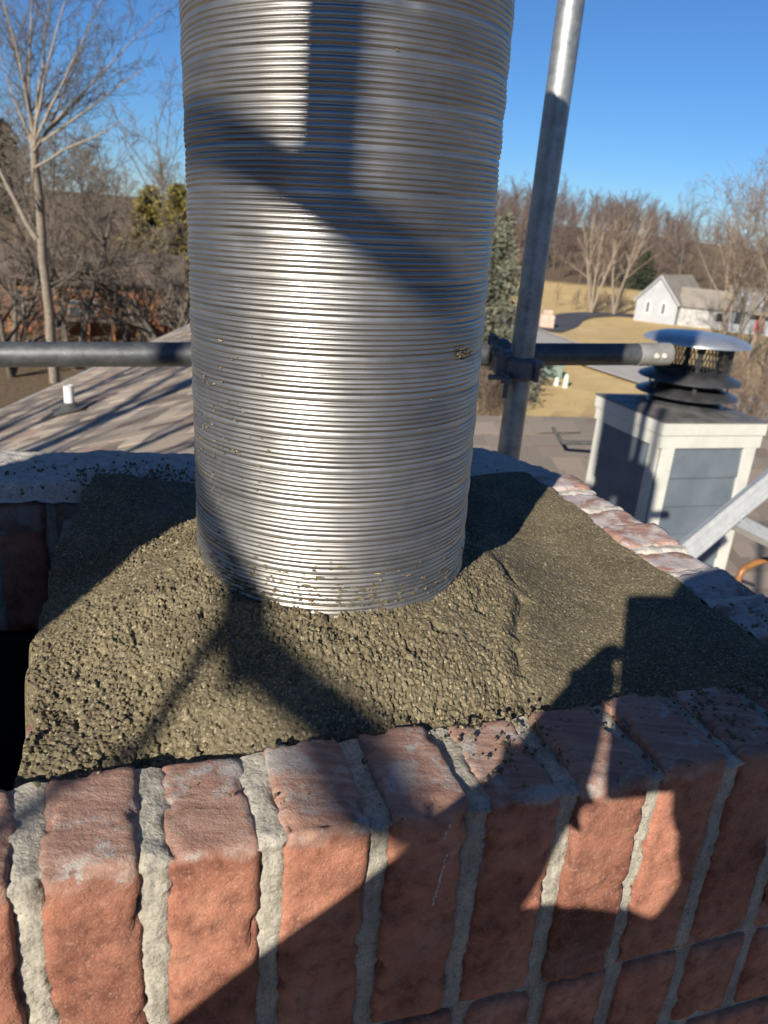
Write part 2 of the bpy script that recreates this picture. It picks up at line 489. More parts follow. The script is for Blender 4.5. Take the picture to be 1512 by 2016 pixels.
def offset(pts, d):
    out = []
    for i, p in enumerate(pts):
        p = Vector(p); a = Vector(pts[max(i - 1, 0)]); b = Vector(pts[min(i + 1, len(pts) - 1)])
        t = (b - a).normalized(); out.append(p + Vector((-t.y, t.x)) * d)
    return out
for s in (-1, 1):
    o, _ = ribbon('kerb', offset(road_pts, s * 3.0), .42, M['concrete'], .2); tag(o, kind='structure')
o, _ = ribbon('driveway', [(14.2, 80), (17.5, 88), (20, 96), (23.2, 103), (28.5, 108), (38, 108)], 4.2, M['drive'], .1); tag(o, kind='structure')

# ------------------------------------------------------------------ the brick chimney
ZT = -.35
chim = thing('brick_chimney', ch(0, .75, -3.0), 'open red brick chimney top with upright bricks, filled with fresh mortar', 'chimney')

def lattice_brick(name, a0, a1, b0, b1, z0, z1, mat, nseg=(8, 10, 22), r=.007, amp=.0012, seed=0, parent=None, tilt=0, xf=ch):
    """a worn brick: rounded lattice box with uneven faces"""
    nx, ny, nz = nseg
    idx = {}; vs = []; fs = []
    rng = random.Random(seed)
    rr = r * rng.uniform(.7, 1.3)
    def vid(i, j, k):
        key = (i, j, k)
        if key in idx: return idx[key]
        a = a0 + (a1 - a0) * i / nx; b = b0 + (b1 - b0) * j / ny; z = z0 + (z1 - z0) * k / nz
        q = Vector((min(max(a, a0 + rr), a1 - rr), min(max(b, b0 + rr), b1 - rr), min(max(z, z0 + rr), z1 - rr)))
        p = Vector((a, b, z)); d = p - q
        if d.length > 1e-6: 
            d.normalize()
            p = q + d * rr
        else: d = Vector((0, 0, 1))
        nn = mnoise.noise((p + Vector((seed * 3.7, 0, 0))) * 40) * amp * 1.1 + mnoise.noise((p + Vector((0, seed * 1.9, 0))) * 190) * amp * .8
        chip = mnoise.noise((p + Vector((0, 0, seed))) * 70)
        edge = sum(1 for c, lo, hi in ((a, a0, a1), (b, b0, b1), (z, z0, z1)) if c < lo + rr * 1.2 or c > hi - rr * 1.2)
        if edge >= 2 and chip > .12: nn -= (chip - .12) * .011
        p += d * nn
        if tilt: p.z += (p.y - (b0 + b1) / 2) * tilt + (p.x - (a0 + a1) / 2) * tilt * .7
        idx[key] = len(vs); vs.append(xf(p.x, p.y, p.z)); return idx[key]
    for i in range(nx):
        for j in range(ny):
            fs.append((vid(i, j, nz), vid(i + 1, j, nz), vid(i + 1, j + 1, nz), vid(i, j + 1, nz)))
            fs.append((vid(i, j, 0), vid(i, j + 1, 0), vid(i + 1, j + 1, 0), vid(i + 1, j, 0)))
    for i in range(nx):
        for k in range(nz):
            fs.append((vid(i, 0, k), vid(i + 1, 0, k), vid(i + 1, 0, k + 1), vid(i, 0, k + 1)))
            fs.append((vid(i, ny, k), vid(i, ny, k + 1), vid(i + 1, ny, k + 1), vid(i + 1, ny, k)))
    for j in range(ny):
        for k in range(nz):
            fs.append((vid(0, j, k), vid(0, j, k + 1), vid(0, j + 1, k + 1), vid(0, j + 1, k)))
            fs.append((vid(nx, j, k), vid(nx, j + 1, k), vid(nx, j + 1, k + 1), vid(nx, j, k + 1)))
    return newobj(name, vs, fs, mat, parent, smooth=True)

def joint_strip(path, side, w, seed, parent, mat, amp=.0032, lift=-.0022, name='mortar_joint', n=13, edge=.006, smear=0):
    """mortar squeezed out of a joint: a strip along path (list of (pos, normal)); side = unit vector across"""
    vs = []; fs = []
    for i, (p, nrm) in enumerate(path):
        wn_ = lambda q: w * (1 + .30 * mnoise.noise(Vector((i * .17, seed * 2.3, q))) + .30 * mnoise.noise(Vector((i * .45, seed * 5.3, q))) + .22 * mnoise.noise(Vector((i * .95, seed * 7.3, q))))
        wl_, wr_ = wn_(0), wn_(5)
        if i < smear:                                   # mortar dragged over the brick ends
            wl_ *= 1 + 1.5 * max(0, mnoise.noise(Vector((i * .13, seed * 3.1, 1)))) ; wr_ *= 1 + 1.5 * max(0, mnoise.noise(Vector((i * .13, seed * 4.7, 3))))
        sh = .002 * mnoise.noise(Vector((i * .12, seed * 1.3, 7)))
        for k in range(n):
            s = (k / (n - 1) - .5) * 2
            x = s * (wl_ if s < 0 else wr_) + sh
            q = p + side * x
            h = lift - edge * abs(s) ** 4 + amp * .55 * mnoise.noise(q * 55 + Vector((seed, 0, 0))) + amp * .45 * mnoise.noise(q * 170)
            vs.append(q + nrm * h)
    m = len(path)
    for i in range(m - 1):
        for k in range(n - 1):
            fs.append((i * n + k, i * n + k + 1, (i + 1) * n + k + 1, (i + 1) * n + k))
    return newobj(name, vs, fs, mat, parent, smooth=True)

FO, FI = .358, .445
joints = [-.064 + .0693 * k for k in range(-6, 11)]
FZ0 = -.542
tops = []
for k in range(len(joints) - 1):
    a0, a1 = joints[k] + .0068, joints[k + 1] - .0068
    rng = random.Random(k + 11)
    dz = rng.uniform(-.004, .003); db = rng.uniform(-.003, .003)
    vis = joints[k] > -.2 and joints[k] < .5
    o = lattice_brick('brick', a0, a1, FO + db, FI + db, FZ0, ZT + dz, M['brick'],
                      (14, 20, 44) if vis else (4, 5, 8), .0055, .0013, 31 + k, chim)
for k, c in enumerate(joints):
    path = []
    rng = random.Random(k + 77)
    nE1 = -E2
    for t in np.linspace(0, 1, 16):                       # across the top, inner edge to arris
        path.append((ch(c, FI - .001 + (FO + .009 - FI) * t, ZT - .0015), Vector((0, 0, 1))))
    for t in np.linspace(.15, 1, 5):                      # round the arris
        an = t * math.pi / 2
        nn = Vector((0, 0, 1)) * math.cos(an) - E2 * math.sin(an)
        path.append((ch(c, FO + .009, ZT - .0105) + nn * .009, nn))
    for z in np.linspace(ZT - .014, FZ0 - .002, 64):
        path.append((ch(c, FO + .0026, z), -E2))
    joint_strip(path, E1, .0118, k, chim, M['mortar'], smear=20)
# bed joint and lower courses
vs = []
bed = []
for i in range(90):
    bed.append((ch(-.5 + 1.17 * i / 89, FO + .004, FZ0 - .004), -E2))
joint_strip(bed, Vector((0, 0, 1)), .006, 201, chim, M['brick_low'], lift=-.004, name='bed_joint')
for r, (z0, z1) in enumerate([(-.642, -.550), (-.705, -.648), (-.77, -.713), (-.835, -.778)]):
    pit = .0693 if r == 0 else .205
    n = int(1.2 / pit) + 1
    for k in range(n):
        a0 = -.5 + .03 + (pit * k) + (.5 * pit if r % 2 else 0)
        if a0 < -.1 and r > 0: continue
        lattice_brick('brick', a0 + .006, a0 + pit - .006, FO + .004, FI, z0, z1, M['brick_low'], (6, 4, 8), .005, .0012, 300 + r * 40 + k, chim)
        if r == 0:
            path = [(ch(a0, FO + .006, z), -E2) for z in np.linspace(z1 + .004, z0, 14)]
            joint_strip(path, E1, .009, 400 + k, chim, M['mortar'], name='mortar_joint')
MB().box(ch(-.52, FO + .009, -3), E1 * 1.18, E2 * (FI - FO - .012), Vector((0, 0, 2.634))).build('mortar_core', M['mortar'], chim)

# pale paint drips on one brick
dr = MB(); rng = random.Random(12)
for x0, y0 in [(880 - 27 * (i / 26) + rng.uniform(-2, 2), 1680 + 100 * (i / 26)) for i in range(27)] + [(884, 1624), (886, 1626), (876, 1650), (878, 1641)]:
    if rng.random() < .2: continue
    d = ray(x0, y0); d = d * ((FO - .0008) / d.dot(E2)); r = rng.uniform(.0006, .0014)
    vs = [d + (E1 * math.cos(t) * .7 + Vector((0, 0, 1)) * math.sin(t) * 1.3) * r * rng.uniform(.7, 1.2) for t in np.linspace(0, 2 * math.pi, 9)[:-1]]
    dr.add(vs + [d - E2 * .0006], [(i, (i + 1) % 8, 8) for i in range(8)])
dr.build('paint_drip', M['white_paint'], chim)

# right wall: upright bricks seen on their ends, smeared white
RI, RO = .583, .664
bj = [.452 + .0695 * k for k in range(0, 9)]
for k in range(len(bj) - 1):
    rng = random.Random(k + 500)
    lattice_brick('brick', RI + rng.uniform(-.004, .004), RO + rng.uniform(-.004, .004), bj[k] + .004, bj[k + 1] - .004, FZ0, ZT + rng.uniform(-.006, .005), M['brick_white'],
                  (12, 10, 8), .006, .0017, 520 + k, chim, tilt=rng.uniform(-.06, .1))
for k, c in enumerate(bj):
    path = [(ch(RI - .002 + (RO - RI + .002) * t, c, ZT - .001), Vector((0, 0, 1))) for t in np.linspace(0, 1, 18)]
    joint_strip(path, E2, .011, 540 + k, chim, M['wash'], amp=.005, lift=-.001)
MB().box(ch(RI + .012, FI, -3), E1 * (RO - RI - .024), E2 * .70, Vector((0, 0, 2.632))).build('mortar_core', M['mortar'], chim)

# back wall: inner row of upright bricks, a rough mortar wash over the top
BI, BO = .992, 1.150
aj = [-.72 + .0693 * k for k in range(0, 20)]
for k in range(len(aj) - 1):
    near = aj[k] < .05
    lattice_brick('brick', aj[k] + .006, aj[k + 1] - .006, BI + random.uniform(-.003, .003), BI + .085, FZ0, ZT - .012, M['brick_soot_shade'], (6, 3, 14) if near else (3, 2, 3), .006, .0016, 560 + k, chim)
for k, c in enumerate(aj[:12]):
    path = [(ch(c, BI + .003, z), -E2) for z in np.linspace(ZT - .012, FZ0, 26)]
    joint_strip(path, E1, .011, 600 + k, chim, M['mortar'], amp=.006)
MB().box(ch(-.75, BI + .02, -3), E1 * 1.405, E2 * (BO - BI - .028), Vector((0, 0, 2.628))).build('mortar_core', M['mortar'], chim)
def wash():
    na, nb = 330, 60
    A, B = np.meshgrid(np.linspace(-.76, .668, na), np.linspace(0, 1, nb), indexing='ij')
    inner = BI - .006 + .010 * fbm(A * 22, A * 0 + 3, 4, 3)
    outer = BO + .010 * fbm(A * 14, A * 0 + 9, 4, 8) - sstep(A, .58, .67) * .05 + .045 * sstep(-A, -.2, .35)
    Bw = inner + (outer - inner) * B
    Z = ZT + .006 + .008 * fbm(A * 9, Bw * 9, 4, 21) + .0035 * fbm(A * 60, Bw * 60, 3, 22) + .0015 * fbm(A * 220, Bw * 220, 2, 23)
    Z -= .020 * (1 - sstep(B, 0, .10)) + .05 * sstep(B, .90, 1.0)
    Z -= sstep(A, .55, .668) * .014 + .05 * sstep(A, .655, .668)
    X = A * E1.x + Bw * E2.x; Y = A * E1.y + Bw * E2.y
    V = np.stack([X, Y, Z], -1).reshape(-1, 3)
    i, j = np.meshgrid(np.arange(na - 1), np.arange(nb - 1), indexing='ij')
    q = (i * nb + j).ravel()
    F = np.stack([q, q + nb, q + nb + 1, q + 1], 1)
    newobj('mortar_wash', V, F, M['wash'], chim, smooth=True)
wash()
# the empty left flue and the sooty shaft below
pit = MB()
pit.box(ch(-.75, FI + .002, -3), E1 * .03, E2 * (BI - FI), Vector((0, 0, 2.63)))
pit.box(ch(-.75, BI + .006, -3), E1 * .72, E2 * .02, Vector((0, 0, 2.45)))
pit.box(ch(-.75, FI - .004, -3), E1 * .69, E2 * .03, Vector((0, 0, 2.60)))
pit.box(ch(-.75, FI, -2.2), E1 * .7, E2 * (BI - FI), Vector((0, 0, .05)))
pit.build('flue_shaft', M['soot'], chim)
# partition between the two flues: bricks lying under the fresh mortar
for r in range(5):
    for k in range(3):
        b0 = FI + .006 + k * .182 + (.03 if r % 2 else 0)
        lattice_brick('brick', -.082 + random.uniform(0, .004), .012, b0, b0 + .172, -.43 - r * .066, -.375 - r * .066 - (.012 if k == 1 else 0), M['brick_soot_shade'], (4, 6, 4), .005, .0012, 700 + r * 5 + k, chim)

# ------------------------------------------------------------------ fresh mortar
PA, PB = .190, .681
PX = ch(PA, PB, 0)
def crown():
    a_ax = np.linspace(-.095, .592, 840)
    t_ = np.linspace(0, 1, 690); b_ax = .436 + .584 * (.78 * t_ + .22 * t_ * t_)
    A, B = np.meshgrid(a_ax, b_ax, indexing='ij')
    r = np.hypot(A - PA, B - PB)
    z = -.362 + .058 * (1 - sstep(r, .10, .30)) ** 1.0
    z += .013 * sstep(B, .60, .97) + .012 * sstep(A, .36, .55) - .03 * sstep(A + .010 * fbm(B * 24, B * 0 + 5, 3, 16), .574, .590) - .03 * sstep(B, .99, 1.02) * sstep(A, -.02, .1)
    z -= .010 * sstep(-B, -.50, -.455) * (1 - sstep(A, .20, .5))
    z += .014 * sstep(B, .80, .95) * (1 - sstep(A, -.02, .2))
    # trowelled part to the right and behind, loose heap in front
    line = (A - PA) * .80 - (B - PB) * .25 - .135 + .03 * fbm(A * 12, B * 12, 3, 4)
    smooth = sstep(line, -.015, .035)
    smooth = np.maximum(smooth, .75 * sstep(B, .80, .9))
    rough = 1 - smooth
    z += rough * (.006 * fbm(A * 16, B * 16, 4, 11) + .0016 * fbm(A * 55, B * 55, 3, 12)) + smooth * (.0035 * fbm(A * 8, B * 8, 3, 13) + .0009 * fbm((A * .5 + B) * 90, (A - B * .5) * 14, 3, 15))
    # torn lip where the heap meets the trowelled part
    lip = np.exp(-((line - .004) / .008) ** 2) * sstep(-B, -.72, -.64)
    crack = np.exp(-((line - .016) / .0045) ** 2) * sstep(-B, -.70, -.60) * (vnoise(A * 40, B * 40, 9) > .38)
    z += .0025 * lip - .006 * crack
    hole = sstep(vnoise(A * 70, B * 70, 31), .80, .92) * rough
    z -= .004 * hole
    # ragged left edge above the open flue
    ed = -.080 + .014 * fbm(B * 22, B * 0 + 1, 4, 41) + .035 * sstep(B, .82, 1.0)
    z -= .10 * sstep(ed - A, -.003, .006)
    # grains: hemispheres of jittered size, in three sizes
    na, nb = z.shape
    def h01(i, j, k):
        n = (i * 374761393 + j * 668265263 + k * 974711) & 0x7fffffff
        n = ((n ^ (n >> 13)) * 1274126177) & 0x7fffffff
        return ((n ^ (n >> 16)) & 0xffff) / 65535.0
    def grains(cell, r0, r1, seed, aniso=1.0):
        wx = A + .0006 * fbm(A * 500, B * 500, 2, seed); wy = B + .0006 * fbm(A * 500 + 9, B * 500, 2, seed + 1)
        ci = np.floor(wx / cell).astype(np.int64); cj = np.floor(wy / cell).astype(np.int64)
        h = np.zeros_like(A)
        for di in (-1, 0, 1):
            for dj in (-1, 0, 1):
                i = ci + di; j = cj + dj
                gx = (i + h01(i, j, seed)) * cell; gy = (j + h01(i, j, seed + 7)) * cell
                R = r0 + (r1 - r0) * h01(i, j, seed + 13) ** 2
                d2 = (wx - gx) ** 2 + (wy - gy) ** 2
                up = (h01(i, j, seed + 19) - .5) * .9 * R
                h = np.maximum(h, np.where(d2 < R * R, np.sqrt(np.maximum(R * R - d2, 0)) + up, 0))
        return h
    g1 = grains(.0018, .0007, .0014, 101); g2 = grains(.0034, .0010, .0020, 131); g3 = grains(.013, .0025, .0075, 161) * (vnoise(A * 38, B * 38, 52) > .6)
    void = sstep(vnoise(A * 420, B * 420, 77), .52, .80) * (.4 + vnoise(A * 60, B * 60, 78))
    loose = rough * (.45 + .75 * sstep(fbm(A * 13, B * 13, 3, 51), -.35, .25))
    clump = loose * (.35 * g3 + .30 * g2 + 1.35 * g1 - .0024 * void) + smooth * (.16 * g2 + .7 * g1)
    z += clump - rough * .002
    X = A * E1.x + B * E2.x; Y = A * E1.y + B * E2.y
    V = np.stack([X, Y, z], -1).reshape(-1, 3)
    i, j = np.meshgrid(np.arange(na - 1), np.arange(nb - 1), indexing='ij')
    keep = (r[:-1, :-1] > .122).ravel()
    q = (i * nb + j).ravel()[keep]
    F = np.stack([q, q + nb, q + nb + 1, q + 1], 1)
    used = np.zeros(len(V), bool); used[F.ravel()] = True
    remap = np.cumsum(used) - 1
    o = newobj('mortar_bed', V[used], remap[F], M['fresh'], crown_t)
    return A, B, z
crown_t = thing('mortar_crown', ch(.25, .72, -.42), 'wet olive grey mortar heaped round the steel liner inside the chimney', 'mortar')
CA, CB, CZ = crown()
def mortar_z(a, b):
    i = int(np.searchsorted(CA[:, 0], a)); j = int(np.searchsorted(CB[0], b))
    i = min(max(i, 0), CZ.shape[0] - 1); j = min(max(j, 0), CZ.shape[1] - 1)
    return float(CZ[i, j])
def ico(c, r, rng):
    t = (1 + 5 ** .5) / 2
    base = [(-1, t, 0), (1, t, 0), (-1, -t, 0), (1, -t, 0), (0, -1, t), (0, 1, t), (0, -1, -t), (0, 1, -t), (t, 0, -1), (t, 0, 1), (-t, 0, -1), (-t, 0, 1)]
    fs = [(0, 11, 5), (0, 5, 1), (0, 1, 7), (0, 7, 10), (0, 10, 11), (1, 5, 9), (5, 11, 4), (11, 10, 2), (10, 7, 6), (7, 1, 8), (3, 9, 4), (3, 4, 2), (3, 2, 6), (3, 6, 8), (3, 8, 9), (4, 9, 5), (2, 4, 11), (6, 2, 10), (8, 6, 7), (9, 8, 1)]
    return [c + Vector(b).normalized() * r * rng.uniform(.7, 1.25) for b in base], fs
def crumbs(name, spots, parent, kind='stuff', flat=None):
    mb = MB(); rng = random.Random(len(spots))
    for p, r in spots:
        vs, fs = ico(p, r, rng)
        if flat is not None:                             # dabs drawn out along the ribs, thin against the tube
            n = Vector((p.x - flat.x, p.y - flat.y, 0)).normalized(); tn = Vector((-n.y, n.x, 0)); k = rng.uniform(1.2, 3.2)
            vs = [p + n * ((v - p).dot(n) * .55) + tn * ((v - p).dot(tn) * k) + Vector((0, 0, (v - p).z * .8)) for v in vs]
        mb.add(vs, fs)
    o = mb.build(name, M['fresh'], parent)
    return tag(o, kind=kind)
rng = random.Random(3)
spots = []
for _ in range(260):                                   # larger lumps lying on the heap
    a = rng.uniform(-.07, .57); b = rng.uniform(.46, .98)
    if math.hypot(a - PA, b - PB) < .135: continue
    if (a - PA) * .8 - (b - PB) * .25 > .14 and rng.random() < .85: continue
    r = .0012 + .0022 * rng.random() ** 3
    spots.append((ch(a, b, mortar_z(a, b) + r * .35), r))
crumbs('mortar_lumps', spots, crown_t)
spots = []
for _ in range(420):                                    # crumbs spilled on the brick tops
    k = rng.random()
    if k < .55:
        a = rng.uniform(-.08, .56); b = FI - .09 * rng.random() ** 2.2
        if rng.random() > .25 + .9 * max(0, (a - .2) / .3): continue
        z = ZT + .001
    elif k < .62: a = rng.uniform(RI, RO - .01); b = rng.uniform(.46, .62); z = ZT + .002
    else: a = rng.gauss(.03, .07); b = BI + abs(rng.gauss(0, .045)); z = ZT + .008
    r = .0008 + .002 * rng.random() ** 2
    spots.append((ch(a, b, z), r))
for c, n, sd in [((.455, .415), 110, .018), ((.30, .43), 90, .014), ((.52, .43), 90, .016), ((.36, .40), 60, .018), ((.25, .40), 30, .014), ((.625, .50), 60, .022), ((-.14, 1.03), 70, .03), ((.22, .43), 18, .008), ((-.02, 1.03), 200, .035), ((.06, 1.02), 160, .03), ((.40, 1.0), 140, .028)]:
    for _ in range(n):
        a = rng.gauss(c[0], sd * 1.6); b = rng.gauss(c[1], sd)
        if b < FO + .01: continue
        spots.append((ch(a, b, (ZT + .001) if b < .6 else ZT + .008), .0008 + .002 * rng.random() ** 2))
crumbs('spilled_crumbs', spots, crown_t)

# ------------------------------------------------------------------ the flue liner
LEAN = Vector((-.0264, .0064, 1))
RAD = .1292
def liner():
    lead = .0290; ribs = 6
    phs = [0, .08, .2, .36, .55, .74, .9]; spr = len(phs)
    per = ribs * spr + 6
    z0, z1 = -.40, .44
    nl = int((z1 - z0) / lead)
    prof = []
    for s in range(per):
        if s < ribs * spr:
            ph = phs[s % spr]; t = (s // spr + ph) / ribs
            h = (.00105 + .0002 * math.sin(s * 2.3)) * math.sin(math.pi * ph) ** .8 + .0007 * math.sin(math.pi * t)
            zz = t * .0230
        else:
            u = (s - ribs * spr) / 6
            h = -.0005 if u < .1 else (.0010 if u < .8 else .0002)
            zz = .0230 + u * .0060
        prof.append((h, zz))
    nt = 120
    th = np.linspace(0, 2 * np.pi, nt + 1) + math.radians(100)
    hs = np.tile([p[0] for p in prof], nl); zs = np.concatenate([np.array([p[1] for p in prof]) + k * lead for k in range(nl)]) + z0
    T, Zi = np.meshgrid(th, np.arange(len(hs)), indexing='ij')
    z = zs[Zi] + lead * (T - th[0]) / (2 * np.pi)
    knurl = np.where((Zi % per) >= ribs * spr, .0, 0)
    Rr = RAD - .0008 + hs[Zi] * (1 + .25 * fbm(T * 3, z * 45, 2, 8)) + .0006 * fbm(T * 2.2, z * 18, 3, 2) + .0006 * fbm(T * 9, z * 60, 2, 6)
    for tc, zc, rc, dp in ((4.95, .155, .010, .0022), (5.1, .135, .007, .0018), (4.2, -.02, .012, .0014), (5.35, -.20, .014, .0016), (4.55, .24, .009, .0014)):
        Rr = Rr - dp * np.exp(-(((T - tc) * RAD / rc) ** 2 + ((z - zc) / (rc * .6)) ** 2))
    z = z + .0005 * fbm(T * 1.3, z * 9, 2, 14)
    dent = np.exp(-((T - th[0] - 0) / .1) ** 2) * 0
    X = PX.x + LEAN.x * (z + .33) + Rr * np.cos(T); Y = PX.y + LEAN.y * (z + .33) + Rr * np.sin(T)
    V = np.stack([X, Y, z], -1).reshape(-1, 3)
    m = len(hs)
    i, j = np.meshgrid(np.arange(nt), np.arange(m - 1), indexing='ij')
    q = (i * m + j).ravel()
    F = np.stack([q, q + m, q + m + 1, q + 1], 1)
    o = newobj('corrugated_tube', V, F, M['steel'], liner_t, smooth=True)
    return o
liner_t = thing('flue_liner', PX + Vector((0, 0, -.40)), 'corrugated stainless steel flue liner standing up out of the mortar', 'flue pipe')
liner()
ut = []; ur = []
zz = .445
while zz < 1.72:                                         # unseen upper end, bent to steer its shadow off the pole onto the chase
    sh = -.205 * float(sstep(zz, .46, .585)) + .27 * float(sstep(zz, 1.12, 1.34))
    ut.append(Vector((PX.x + LEAN.x * (zz + .33), PX.y + LEAN.y * (zz + .33), zz)) + SU * sh); ur.append(RAD + (.001 if len(ut) % 2 else -.0006)); zz += .0045
MB().tube(ut, ur, 40, cap=False).build('unseen_upper_tube', M['steel'], liner_t, smooth=True)
spots = []
rng = random.Random(9)
def on_pipe(th, z, out=.001):
    return Vector((PX.x + LEAN.x * (z + .33) + (RAD + out) * math.sin(th), PX.y + LEAN.y * (z + .33) - (RAD + out) * math.cos(th), z))
for _ in range(420):
    th = rng.gauss(-.1, .75); 
    if abs(th) > 1.5: continue
    z = -.305 + abs(rng.gauss(0, .018)); r = .0005 + .0010 * rng.random() ** 2
    spots.append((on_pipe(th, z, .0012), r))
for _ in range(170):
    th = rng.gauss(-.75, .2); z = rng.gauss(-.18, .04); spots.append((on_pipe(th, z, .0014), .0004 + .0008 * rng.random() ** 2))
for _ in range(50):
    th = rng.uniform(-1.3, 1.3); z = rng.uniform(-.3, .3); spots.append((on_pipe(th, z, .001), .0003 + .0004 * rng.random()))
for _ in range(16):
    spots.append((on_pipe(.98 + rng.gauss(0, .05), -.092 + rng.gauss(0, .003), .002), .0008 + .0014 * rng.random()))
crumbs('mortar_splatter', spots, liner_t, flat=PX)

# ------------------------------------------------------------------ scaffold beyond the chimney
TR = .0242
pole_xy = Vector((.256, 1.60))
scaf = thing('scaffold', (pole_xy.x, pole_xy.y, -2.4), 'grey scaffold upright and dark cross tube clamped together behind the chimney', 'scaffold')
def hollow_tube(p, q, r, n=32, wall=.0035):
    mb = MB(); p = Vector(p); q = Vector(q); L = 24
    pts = [p + (q - p) * i / L for i in range(L + 1)]
    mb.tube(pts, r, n, cap=False)
    m2 = MB().tube([p, q], r - wall, n, cap=False)
    base = len(mb.v); mb.v += m2.v; mb.f += [tuple(reversed([i + base for i in f])) for f in m2.f]
    for ring0, ring1, fl in ((0, base, 0), (L * n, base + n, 1)):
        for k in range(n):
            f = (ring0 + k, ring0 + (k + 1) % n, ring1 + (k + 1) % n, ring1 + k)
            mb.f.append(f if fl else tuple(reversed(f)))
    return mb
p_top = Vector((pole_xy.x - .004, pole_xy.y, 1.3)); p_bot = Vector((pole_xy.x + .004, pole_xy.y, -2.4))
autosmooth(hollow_tube(p_bot, p_top, TR).build('upright_tube', M['galv'], scaf))
rl = ray(-160, 698) * 1.46; rr_ = ray(1262, 697.5) * 1.735; rend = ray(1315, 697) * 1.755
autosmooth(hollow_tube(rl, rr_, TR).build('ledger_tube', M['galv_dark'], scaf))
rd = (rend - rr_).normalized()
sl = hollow_tube(rr_ - rd * .012, rend, TR + .0012).build('end_sleeve', M['galv_light'], scaf); autosmooth(sl)
up = (Vector((0, 0, 1)) - rd * rd.z).normalized(); outw = rd.cross(up)
if outw.y > 0: outw = -outw
for s in (.036, .056):
    c = rr_ + rd * (s - .012)
    MB().tube([c + outw * (TR), c + outw * (TR + .004)], [.0068, .005], 14).build('rivet', M['white_paint'], sl)
# swivel coupler
cp = Vector((pole_xy.x, pole_xy.y, 0))
tt = (pole_xy.x + .0 - rl.x) / (rr_.x - rl.x)
rc = rl + (rr_ - rl) * tt
coup = MB()
def ringband(mb, c, axis, r0, r1, w, n=28):
    axis = Vector(axis).normalized()
    ref = Vector((0, 0, 1)) if abs(axis.z) < .9 else Vector((1, 0, 0))
    a = (ref - axis * ref.dot(axis)).normalized(); b = axis.cross(a)
    vs = []; fs = []
    for k in range(n):
        t = 2 * math.pi * k / n; d = a * math.cos(t) + b * math.sin(t)
        for rr, s in ((r0, -w), (r1, -w * .8), (r1 * 1.03, 0), (r1, w * .8), (r0, w)):
            vs.append(c + d * rr + axis * s)
    for k in range(n):
        k2 = (k + 1) % n
        for j in range(4): fs.append((k * 5 + j, k * 5 + j + 1, k2 * 5 + j + 1, k2 * 5 + j))
    mb.add(vs, fs)
pz = Vector((pole_xy.x, pole_xy.y, rc.z - .012))
cl1 = MB(); ringband(cl1, pz, (0, 0, 1), TR, TR + .009, .024); ringband(cl1, pz + Vector((0, 0, .012)), (0, 0, 1), TR, TR + .012, .006)
coupler = autosmooth(cl1.build('coupler', M['cast'], scaf))
cl2 = MB(); ringband(cl2, rc - rd * .042, rd, TR, TR + .009, .024)
autosmooth(cl2.build('tube_clamp', M['cast'], coupler))
blk = MB().box(pz + Vector((-.052, -.012, -.02)), (.045, 0, 0), (0, .06, 0), (0, 0, .05)).build('clamp_block', M['cast'], coupler); bevel(blk, .005, 2)
for (dx, dy, dz, ax) in [(-.052, -.026, .030, (0, 1, 0)), (-.046, -.030, -.018, (1, .2, 0)), (.03, -.026, .0, (0, 0, 1)), (-.062, .0, .046, (0, 1, .3)), (-.03, -.034, -.036, (0, 0, 1))]:
    c = pz + Vector((dx, dy, dz)); axv = Vector(ax).normalized()
    MB().tube([c - axv * .022, c + axv * .018], .0055, 10).tube([c + axv * .008, c + axv * .02], .0125, 6).build('bolt', M['cast'], coupler)

# ------------------------------------------------------------------ roofs of the house below
def shingle_roof(name, o, along, upv, n_al, n_up, expo, wid, label, keep=300, mat='shingle'):
    """o: a point on the lowest course; along, upv: unit vectors in the roof plane"""
    along = Vector(along).normalized(); upv = Vector(upv).normalized(); nrm = along.cross(upv).normalized()
    if nrm.z < 0: nrm = -nrm
    t = thing(name, Vector(o), label, 'roof')
    mb = MB().box(Vector(o) - nrm * .06, along * n_al * wid, upv * n_up * expo, nrm * .05)
    mb.build('roof_deck', M[mat], t)
    rng = random.Random(name)
    meshes = []
    for w in (.55, .8, 1.0, 1.3):
        me = bpy.data.meshes.new('shingle')
        W = wid * w; Ln = expo * 1.9; th = .007
        vs = [Vector((.002, 0, 0)), Vector((W - .002, 0, 0)), Vector((W - .004, Ln, 0)), Vector((.004, Ln, 0)), Vector((.002, 0, th)), Vector((W - .002, 0, th)), Vector((W - .004, Ln, th)), Vector((.004, Ln, th))]
        vs = [along * v.x + upv * v.y + nrm * (v.z + .012 - .008 * v.y / Ln) for v in vs]
        me.from_pydata([tuple(v) for v in vs], [], [(0, 3, 2, 1), (4, 5, 6, 7), (0, 1, 5, 4), (1, 2, 6, 5), (2, 3, 7, 6), (3, 0, 4, 7)])
        me.materials.append(M[mat]); meshes.append((W, me))
    places = []
    for j in range(n_up):
        x = -rng.uniform(0, wid)
        while x < n_al * wid:
            W, me = meshes[rng.randrange(4)]
            p = Vector(o) + along * x + upv * (j * expo) + nrm * (rng.choice((0, 0, .006)) - .008)
            places.append((p, me)); x += W
    cx = [(p - Vector((0, 0, 0))).length for p, m in places]
    def inview(p):
        c = p.dot(FWD)
        return c > 0 and abs(p.dot(CRI) / c) < .52 and abs(p.dot(CUP) / c) < .68
    places.sort(key=lambda q: (not inview(q[0]), q[0].length))
    for p, me in places[:keep]:
        ob = bpy.data.objects.new('shingle', me); COL.objects.link(ob); ob.parent = t; ob.location = p - Vector(o)
    rest = MB()
    for p, me in places[keep:]:
        rest.add([Vector(v.co) + p for v in me.vertices], [tuple(f.vertices) for f in me.polygons])
    if rest.v: tag(rest.build('shingle_field', M[mat], t), kind='stuff')
    return t
